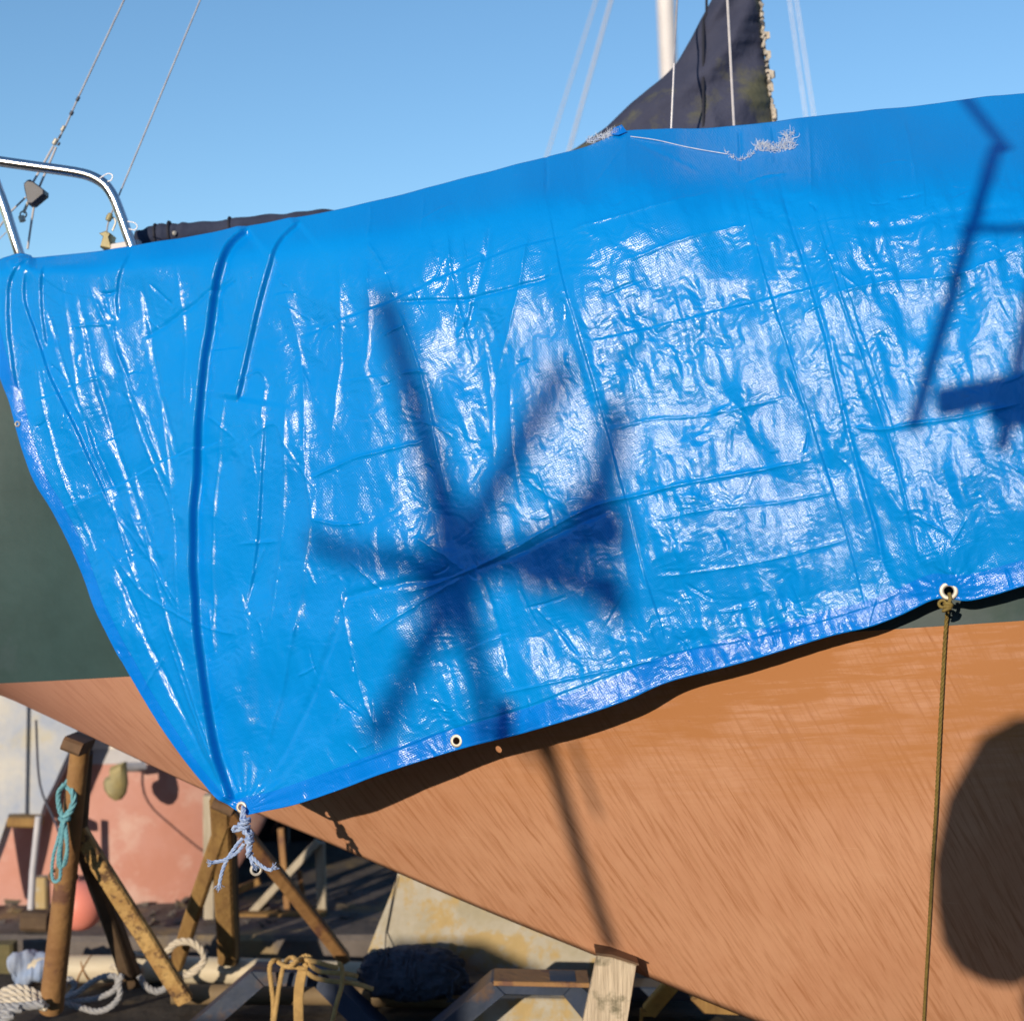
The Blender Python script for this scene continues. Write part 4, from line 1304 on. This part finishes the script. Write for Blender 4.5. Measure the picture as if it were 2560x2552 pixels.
# rubble along the slab under the red boat
mb = MB(); r2 = random.Random(5)
for i in range(160):
    x = r2.uniform(-1.75, -.45); y = r2.uniform(4.12, 4.6); s = r2.uniform(.006, .030)
    z = 0.07
    vs = [Vector((x, y, z)) + Vector((r2.uniform(-1, 1) * s, r2.uniform(-1, 1) * s, r2.uniform(-.2, .8) * s)) for _ in range(6)]
    mb.add(vs, [(0, 1, 2), (0, 2, 3), (0, 3, 4), (0, 4, 1), (5, 2, 1), (5, 3, 2), (5, 4, 3), (5, 1, 4)])
o = mb.build("rubble", M['concrete'], None, smooth=False)
tag(o, "scattered rubble and chips along the slab", "rubble", kind='stuff')

# black boards beyond, painted dark in place of shade
sh = thing("shade_screen", "black boards standing in for the shade behind the hull", "shade_screen", (0.6, 5.4, .07))
for i in range(26):
    x = -1.62 + i * .2
    mb = MB(); mb.beam((x + .1, 5.35 + .006 * (i % 2), 0.02), (x + .1, 5.35 + .006 * (i % 2), 1.15), .192, .03, bev=.1); mb.build("plank", M['shade_screen'], sh)
mb = MB(); mb.beam((-1.7, 5.8, 1.17), (3.7, 5.8, 1.17), 1.0, .04, up=Vector((0, 0, 1)), bev=.1); mb.build("roof", M['shade_screen'], sh)

# ------------------------------------------------------------------ yellowed keel seen under the hull
kl = thing("bilge_keel", "yellow lichen stained keel fin seen below the copper brown hull", "keel", P(1200, 2440, 3.62))
Yk = 3.58
mb = MB()
o_ = [P(x, y, Yk) for x, y in ((1000, 2160), (1150, 2150), (1650, 2250), (1720, 2450), (1500, 2462), (898, 2462), (905, 2410), (940, 2320), (975, 2235))]
mb.prism(o_, (0.02, .13, 0), .012); mb.build("fin", M['keel'], kl)
mb = MB(); mb.tube([P(992, 2190, Yk - .006), P(965, 2330, Yk - .006), P(958, 2480, 3.44)], .0016, 6); mb.build("hanging_line", M['seam'], kl)

# black bundle of netting
nb = thing("net_bundle", "blue black bundle of netting lying against the yellowed keel", "net", P(1030, 2480, 3.48))
cx3 = P(1030, 2432, 3.46)
nu, nv = 72, 40
V3 = np.zeros((nv, nu, 3))
for i in range(nv):
    ph = math.pi * i / (nv - 1)
    for j in range(nu):
        th = 2 * math.pi * j / (nu - 1)
        V3[i, j] = (math.cos(ph), math.sin(ph) * math.cos(th), math.sin(ph) * math.sin(th))
nn = fbm(V3[..., 0] * 4 + V3[..., 1] * 2.2, V3[..., 2] * 4 + V3[..., 1] * 3.1, 81, 4)
sgnz = np.sign(V3[..., 2])
rad3 = 1 + .17 * nn
W3 = np.stack([np.sign(V3[..., 0]) * np.abs(V3[..., 0]) ** .75 * .122, V3[..., 1] * .075, sgnz * np.abs(V3[..., 2]) ** .8 * .060], -1) * rad3[..., None]
W3[:, -1] = W3[:, 0]
grid_mesh("netting", W3 + np.array(cx3), M['net'], nb)
mb = MB()
for i in range(14):
    a = rr.uniform(0, 6.28); x0 = rr.uniform(-.11, .10)
    pts = []
    for k in range(6):
        t = k / 5
        an = a + t * 1.6
        pts.append(cx3 + Vector((x0 + t * rr.uniform(-.03, .03), -abs(math.cos(an)) * .076 - .006, math.sin(an) * .060)))
    mb.tube(catmull(pts, 3), .0028, 5)
mb.tube(catmull([cx3 + Vector((.09, -.04, .03)), cx3 + Vector((.125, -.045, .02)), cx3 + Vector((.135, -.045, -.015)), cx3 + Vector((.12, -.04, -.02))], 5), .003, 6)
mb.torus(P(953, 2380, 3.42), (0, 1, .2), .008, .003, 14, 6)
mb.build("net_cord", M['net'], nb)

# ------------------------------------------------------------------ spars and ropes on the ground
Ys = 3.80
sp1 = thing("aluminium_spar", "long bare aluminium spar lying on the ground, rag over its left end", "spar", P(500, 2460, Ys))
mb = MB(); mb.tube([P(70, 2420, Ys - .04), P(400, 2421, Ys), P(980, 2440, Ys + .02)], .0345, 20); mb.build("spar_tube", M['spar'], sp1)
rag = thing("rag", "pale blue rag wrapped round the left end of the long spar", "rag", P(100, 2420, Ys))
nrow, ncol = 60, 40
VV = np.zeros((nrow, ncol, 3))
a_, b_ = P(38, 2418, Ys - .045), P(150, 2420, Ys - .03)
for i in range(nrow):
    t = i / (nrow - 1)
    c = a_.lerp(b_, t)
    for j in range(ncol):
        th = 2 * math.pi * j / (ncol - 1)
        r_ = .036 + .010 * math.sin(th * 3 + t * 7) * (1 - t) + .010 * float(fbm(np.array([t * 5.]), np.array([math.cos(th) * 1.5 + 4]), 91, 3)[0]) + .006 * (1 - t)
        VV[i, j] = (c.x + .008 * math.sin(th * 2) * (t < .1), c.y + r_ * math.cos(th), c.z + r_ * math.sin(th))
VV[:, -1] = VV[:, 0]
grid_mesh("rag_wrap", VV, M['rag'], rag)
mb = MB(); mb.tube([a_ + Vector((.003, 0, 0)), a_ + Vector((.012, 0, 0))], .036, 20); mb.build("rag_end", M['rag'], rag)
tag(rag, "pale blue rag wrapped round the left end of the long spar", "rag")
wr = MB()
for x in (212, 222):
    c = P(x, 2421, Ys - .02); wr.torus(c, (1, 0, .1 * (x - 217)), .0385, .0022, 24, 6)
o = wr.build("lashing", M['rust']); tag(o, "thin rust orange lashing round the aluminium spar", "lashing")

sp2 = MB(); sp2.tube([P(430, 2484, 3.52), P(800, 2486, 3.55), P(1330, 2500, 3.62)], .024, 18)
o = sp2.build("brown_spar", M['pipe']); tag(o, "brown stained spar behind the navy frame, lower than the aluminium one", "spar")

post = MB(); post.beam(P(10, 2355, 3.9), P(14, 2475, 3.9), .06, .05, bev=.15)
o = post.build("stub_post", M['moss']); tag(o, "short mossy post at the left end of the aluminium spar", "post")

def Q(x, y, d):         # coordinates of the 1918 px wide enlargement at (0, 2050)
    return P(x * 500 / 1918, 2050 + y * 502 / 1926, d)

cr = thing("rope_coil", "thick off white laid rope coiled beside the foot of the left stand", "rope", Q(150, 1800, 3.42))
for i, pts in enumerate(([(-90, 1720), (0, 1660), (120, 1610), (240, 1620), (350, 1670), (420, 1740)], [(-100, 1760), (20, 1700), (150, 1660), (280, 1680), (420, 1770)], [(-100, 1790), (50, 1740), (200, 1725), (330, 1745), (450, 1800)], [(-100, 1780), (60, 1790), (230, 1780), (420, 1760)], [(-120, 1900), (-20, 1870), (90, 1830), (200, 1800)], [(-120, 1930), (20, 1920), (120, 1860)])):
    mb = MB(); mb.rope(catmull([Q(x, y, 3.42 - .012 * i) for x, y in pts], 6), .0105, 3, pitch=.05); mb.build("rope_turn", M['rope'] if i < 3 else M['greyrope'], cr)
lr = thing("slack_rope", "greyish rope lying in slack loops across the long spar", "rope", Q(800, 1750, 3.5))
for i, (pts, d, mt, r) in enumerate((
    ([(600, 1620), (640, 1520), (690, 1540), (720, 1600), (640, 1700)], 3.62, 'greyrope', .008),
    ([(600, 1720), (760, 1640), (860, 1560), (980, 1500), (1090, 1490), (1130, 1540), (1080, 1640), (900, 1710), (700, 1730), (600, 1740)], 3.55, 'greyrope', .0075),
    ([(600, 1760), (760, 1790), (900, 1830), (1020, 1810), (1110, 1740), (1150, 1660), (1140, 1560), (1170, 1480)], 3.50, 'greyrope', .0075),
    ([(1060, 1400), (1150, 1420), (1250, 1440), (1330, 1470), (1360, 1420), (1280, 1380)], 3.70, 'rope', .0085),
    ([(1230, 1250), (1310, 1290), (1400, 1300), (1480, 1330)], 3.72, 'rope', .0085),
    ([(1600, 1260), (1680, 1180), (1780, 1160), (1850, 1175), (1930, 1240), (1960, 1330), (1900, 1420), (1830, 1470), (1750, 1490)], 3.62, 'rope', .0095),
    ([(1340, 1490), (1400, 1590), (1500, 1640), (1590, 1600), (1640, 1520), (1600, 1440)], 3.58, 'greyrope', .0085),
)):
    mb = MB(); mb.rope(catmull([Q(x, y, d) for x, y in pts], 7), r, 3, pitch=r * 5); mb.build("rope_loop", M[mt], lr)

def Wp(x, y, d):        # coordinates of the 1932 px wide enlargement at (560, 2350)
    return P(560 + x * 500 / 1932, 2350 + y * 202 / 781, d)

tn = thing("tan_rope", "tan braided rope draped in turns over the spars", "rope", Wp(700, 300, 3.45))
for i, pts in enumerate(([(470, 820), (475, 600), (455, 420), (440, 270), (470, 200), (540, 190)], [(480, 800), (510, 600), (535, 430), (570, 270), (620, 180), (680, 170), (700, 230)], [(500, 190), (600, 250), (720, 260), (790, 300), (880, 360), (1010, 390), (1130, 400), (1280, 420), (1440, 470)], [(640, 230), (740, 270), (800, 250), (740, 180), (790, 150), (840, 170)], [(820, 190), (850, 250), (930, 300), (1050, 310), (1180, 320), (1290, 345)], [(1040, 820), (1090, 600), (1130, 470), (1145, 360), (1135, 250), (1110, 215)], [(640, 250), (700, 200), (760, 180), (900, 210), (1000, 240), (1100, 260)])):
    mb = MB(); mb.rope(catmull([Wp(x, y, 3.29 - .006 * i + (.03 if y < 200 else 0)) for x, y in pts], 6), .0056, 3, pitch=.020); mb.build("rope_turn", M['tanrope'], tn)
for k in range(5):
    mb = MB(); mb.rope(catmull([Wp(x + k * 17, y, 3.275) for x, y in ((690, 820), (685, 640), (690, 480), (705, 380), (730, 270))], 5), .0035, 3, pitch=.016); mb.build("rope_turn", M['tanrope'], tn)

# ------------------------------------------------------------------ navy steel cradle arches under the hull
def frame(label, outer, inner, d):
    t = thing("cradle_arch", label, "cradle", P(*outer[0], d), group="navy steel cradle arches under the hull")
    for k in range(3):
        q = [P(*outer[k], d), P(*outer[k + 1], d), P(*inner[k + 1], d), P(*inner[k], d)]
        mb = MB(); mb.prism(q, (0.0, .085, 0), .002); mb.build("crossbar" if k == 1 else "leg", M['navy'], t)
    return t
frame("navy cranked steel arch crossed by the tan rope", [(430, 2600), (628, 2428), (812, 2432), (985, 2600)], [(505, 2600), (660, 2464), (785, 2466), (915, 2600)], 3.32)
f2 = frame("navy cranked steel arch between net bundle and squared prop", [(1050, 2600), (1228, 2450), (1440, 2452), (1590, 2600)], [(1125, 2600), (1262, 2484), (1408, 2488), (1500, 2600)], 3.18)
mb = MB(); mb.beam(P(1235, 2441, 3.22), P(1470, 2446, 3.22), .010, .1, bev=.1); mb.build("flange", M['rust'], f2)
mb = MB(); mb.beam(P(1180, 2530, 3.34), P(1560, 2535, 3.34), .075, .03, bev=.1)
o = mb.build("timber_block", M['keel']); tag(o, "pale timber block on the ground within the navy frame", "timber block")
mb = MB(); mb.beam(P(960, 2455, 3.5), P(1900, 2478, 3.5), .03, .08, bev=.1)
o = mb.build("steel_rail", M['navy']); tag(o, "long dark steel rail lying beneath the yellowed keel", "steel rail")

# squared prop close under the hull
mb = MB()
pr_ = thing("squared_prop", "pale weathered squared timber prop wedged under the hull", "timber prop", P(1500, 2640, 2.97))
Yp = 2.95
o_ = [P(1493, 2384, Yp), P(1530, 2390, Yp), P(1592, 2412, Yp), P(1545, 2700, Yp), P(1425, 2700, Yp)]
mb.prism(o_, (0.01, .10, 0), .003); mb.build("timber", M['palewood'], pr_)
mb = MB(); mb.prism([P(1490, 2381, Yp - .004), P(1530, 2385, Yp - .004), P(1597, 2408, Yp - .004), P(1597, 2413, Yp - .004), P(1528, 2392, Yp - .004), P(1490, 2387, Yp - .004)], (0, .11, 0)); mb.build("pad", M['pad'], pr_)

mb = MB(); mb.beam(P(1690, 2445, 3.3), P(1622, 2528, 3.3), .034, .03, bev=.12, segs=4, jit=.001); mb.beam(P(1640, 2530, 3.3), P(1606, 2530, 3.3), .010, .03); mb.beam(P(1604, 2520, 3.3), P(1602, 2570, 3.3), .007, .01)
o = mb.build("timber_offcut", M['yellow']); tag(o, "yellow lichen covered timber offcut leaning right of the squared prop", "timber offcut")
mb = MB(); mb.prism([P(x, y, 3.3) for x, y in ((1728, 2500), (1745, 2492), (1800, 2503), (1860, 2530), (1850, 2538), (1760, 2534))], (0, .08, 0), .004)
o = mb.build("wedge_block", M['ochre']); tag(o, "small cut timber wedge beneath the hull at the bottom right", "wedge")

# ------------------------------------------------------------------ unseen shadow casters and light blockers added behind the camera
def back(px, py, Ycast, d=None):
    """The point at world depth Ycast that shades photo pixel (px, py)."""
    x, y = px / K, py / K
    if d is None:
        p = tp1(x, y)
    else:
        p = P(px, py, d)
    s = (Ycast - p.y) / L.y
    return p + L * s


def bF(x, y, Yc, d=None):
    return back(x * K, y * K, Yc, d)


Yq = -4.2
pole_mat = M['darkwood']
tre = thing("shadow_poles", "unseen crossed poles and boards shaped to cast the shadows on the tarpaulin", "cradle", (-2.6, Yq, 0))  # unseen caster, its outlines traced back from the shadows wanted on the cloth
mm = K * 2.6 / FPX
ARMS = [[(700, 560), (765, 560), (812, 720), (850, 860), (910, 980), (900, 1060), (800, 1060), (792, 900), (750, 740)],
        [(1050, 690), (1095, 690), (1040, 830), (960, 950), (930, 1020), (850, 1040), (880, 970), (970, 830)],
        [(595, 1000), (640, 1010), (720, 1035), (860, 1020), (900, 1080), (880, 1130), (760, 1100), (650, 1085), (590, 1050)],
        [(850, 1030), (920, 1000), (960, 1030), (1050, 985), (1165, 930), (1195, 1000), (1190, 1080), (1000, 1085), (900, 1150), (790, 1160), (800, 1080)],
        [(1145, 760), (1188, 765), (1195, 880), (1190, 980), (1070, 1010), (1060, 960), (1130, 900)],
        [(950, 1060), (1190, 1040), (1188, 1180), (1150, 1190), (1130, 1140), (1000, 1130)],
        [(800, 1130), (900, 1130), (870, 1190), (790, 1300), (740, 1410), (690, 1400), (760, 1270)],
        [(850, 1120), (920, 1120), (925, 1230), (950, 1330), (945, 1420), (905, 1420), (905, 1300), (865, 1220)]]
for i, arm in enumerate(ARMS):
    ar = np.array(arm, float); ce = ar.mean(0)
    ew, ev = np.linalg.eigh(np.cov((ar - ce).T))
    mn = ev[:, 0]
    ar = ar - np.outer((ar - ce) @ mn, mn) * (0.36 if i in (3, 5) else 0.46)
    mb = MB(); mb.prism([bF(x, y, Yq - .05 * (i % 2)) for x, y in ar], (0, .045, 0), .004)
    mb.build("board" if i in (3, 5) else "pole", pole_mat, tre)
for a, b, da, db, w in (((1040, 1405), (1158, 1790), hull_y(1040 * K, 1425 * K), hull_y(1158 * K, 1785 * K), 28), ((1088, 1410), (1130, 1540), hull_y(1088 * K, 1420 * K), hull_y(1130 * K, 1540 * K), 10)):
    A_, B_ = bF(*a, -1.2, da), bF(*b, -1.2, db)
    mb = MB(); mb.beam(A_.lerp(B_, -.15), B_, w * mm, w * mm, bev=.25); mb.build("pole", pole_mat, tre)
for i, (x0, x1, hz) in enumerate(((-3.5, -2.72, .95), (-2.72, -2.46, .97), (-2.33, -2.06, 1.14))):
    pile = thing("shade_stack", ("long low", "short low", "tall narrow")[i] + " unseen plank stack added to shade the ground under the hull", "shade blocker", ((x0 + x1) / 2, -.9, 0), group="unseen plank stacks added for shade")  # added out of view to keep low sun off ground and netting
    for k in range(9):
        z = hz * (k + .5) / 9
        mb = MB(); mb.beam((x0 + rnd.uniform(0, .03), -.9, z), (x1 - .01 - rnd.uniform(0, .02), -.9, z), .35, hz / 9 - .004, up=Vector((0, 0, 1)), bev=.06); mb.build("plank", pole_mat, pile)
for lab, x0, x1, yb, hz in (("tall unseen dark boards added at the right to block low sky", -1.2, 9.0, -5.6, 3.2), ("tall unseen dark boards added at the left to block low sky", -19.0, -10.5, -5.6, 3.2)):
    ws = thing("sky_blocker", lab, "shade_screen", ((x0 + x1) / 2, yb, 0))  # added out of view to cut sky fill from behind the camera
    n_ = int((x1 - x0) / .4)
    for k in range(n_):
        xa = x0 + (x1 - x0) * (k + .5) / n_
        mb = MB(); mb.beam((xa, yb, 0), (xa, yb, hz), (x1 - x0) / n_ - .012, .04, bev=.1); mb.build("plank", M['darkwood'], ws)
    mb = MB(); mb.beam((x0 - .2, yb - 2.2, hz + .05), (x1 + .2, yb - 2.2, hz + .05), 4.6, .1, up=Vector((0, 0, 1)), bev=.1); mb.build("roof", M['darkwood'], ws)
wh = thing("horizon_blocker", "long unseen dark block added far behind to hide the low sunward sky", "horizon_blocker", (-20, -44, 0))  # added unseen mass that darkens the fill under the hem
mb = MB(); mb.prism([(-90, -42, 0), (30, -42, 0), (30, -42, 6.6), (-90, -42, 6.6)], (0, -9, 0)); mb.build("wall", M['shade_screen'], wh, smooth=False)
mb = MB(); mb.prism([(-91, -41.5, 6.6), (-91, -46.5, 7.0), (-91, -51.5, 6.6)], (122, 0, 0)); mb.build("roof", M['shade_screen'], wh, smooth=False)
Yl = -0.30
lad = thing("shadow_bars", "unseen metal bars placed to cast shadows on the right of the tarpaulin", "shadow_bars", (-.5, Yl, 0))  # unseen bars laid out only for the shadows they throw
for a, b, w in (((1882, 272), (1860, 345), 22), ((1861, 342), (1838, 420), 20), ((1839, 417), (1722, 810), 20), ((2040, 270), (1890, 850), 20), ((1815, 432), (2030, 434), 15), ((1775, 760), (2020, 712), 46), ((1880, 770), (2040, 790), 50), ((1820, 185), (1900, 285), 18)):
    A_, B_ = bF(*a, Yl), bF(*b, Yl)
    mb = MB(); mb.beam(A_, B_, w * mm, w * mm, bev=.2); mb.build("bar", M['steel'], lad)
fe = thing("shadow_blob", "unseen rounded black body shaped to cast the round shadow on the hull", "blob_caster", (-.5, Yl, 1.5))  # unseen stand-in body, shaped for the rounded shadow at the right
dA = hull_y(1890 * K, 1500 * K); dB = hull_y(1890 * K, 1830 * K)
A_, B_ = bF(1962, 1375, Yl, dA), bF(1858, 1856, Yl, dB)
ax = (A_ - B_); ln = ax.length
mb = MB(); mb.lathe(B_, ax, [(1e-4, 0), (.05, .012), (.085, .05), (.105, .12), (.118, ln * .42), (.112, ln * .65), (.075, ln * .9), (.03, ln), (1e-4, ln + .01)], 28); mb.build("caster_body", M['blackrubber'], fe)
mb = MB(); mb.lathe(bF(1985, 1990, Yl, dB), (0.3, 0, 1), [(1e-4, 0), (.06, .02), (.08, .08), (.06, .15), (1e-4, .17)], 20); mb.build("caster_tail", M['blackrubber'], fe)
mb = MB(); mb.tube([A_, A_ + Vector((.45, 0, .6))], .006, 8); mb.build("caster_rope", M['rope'], fe)
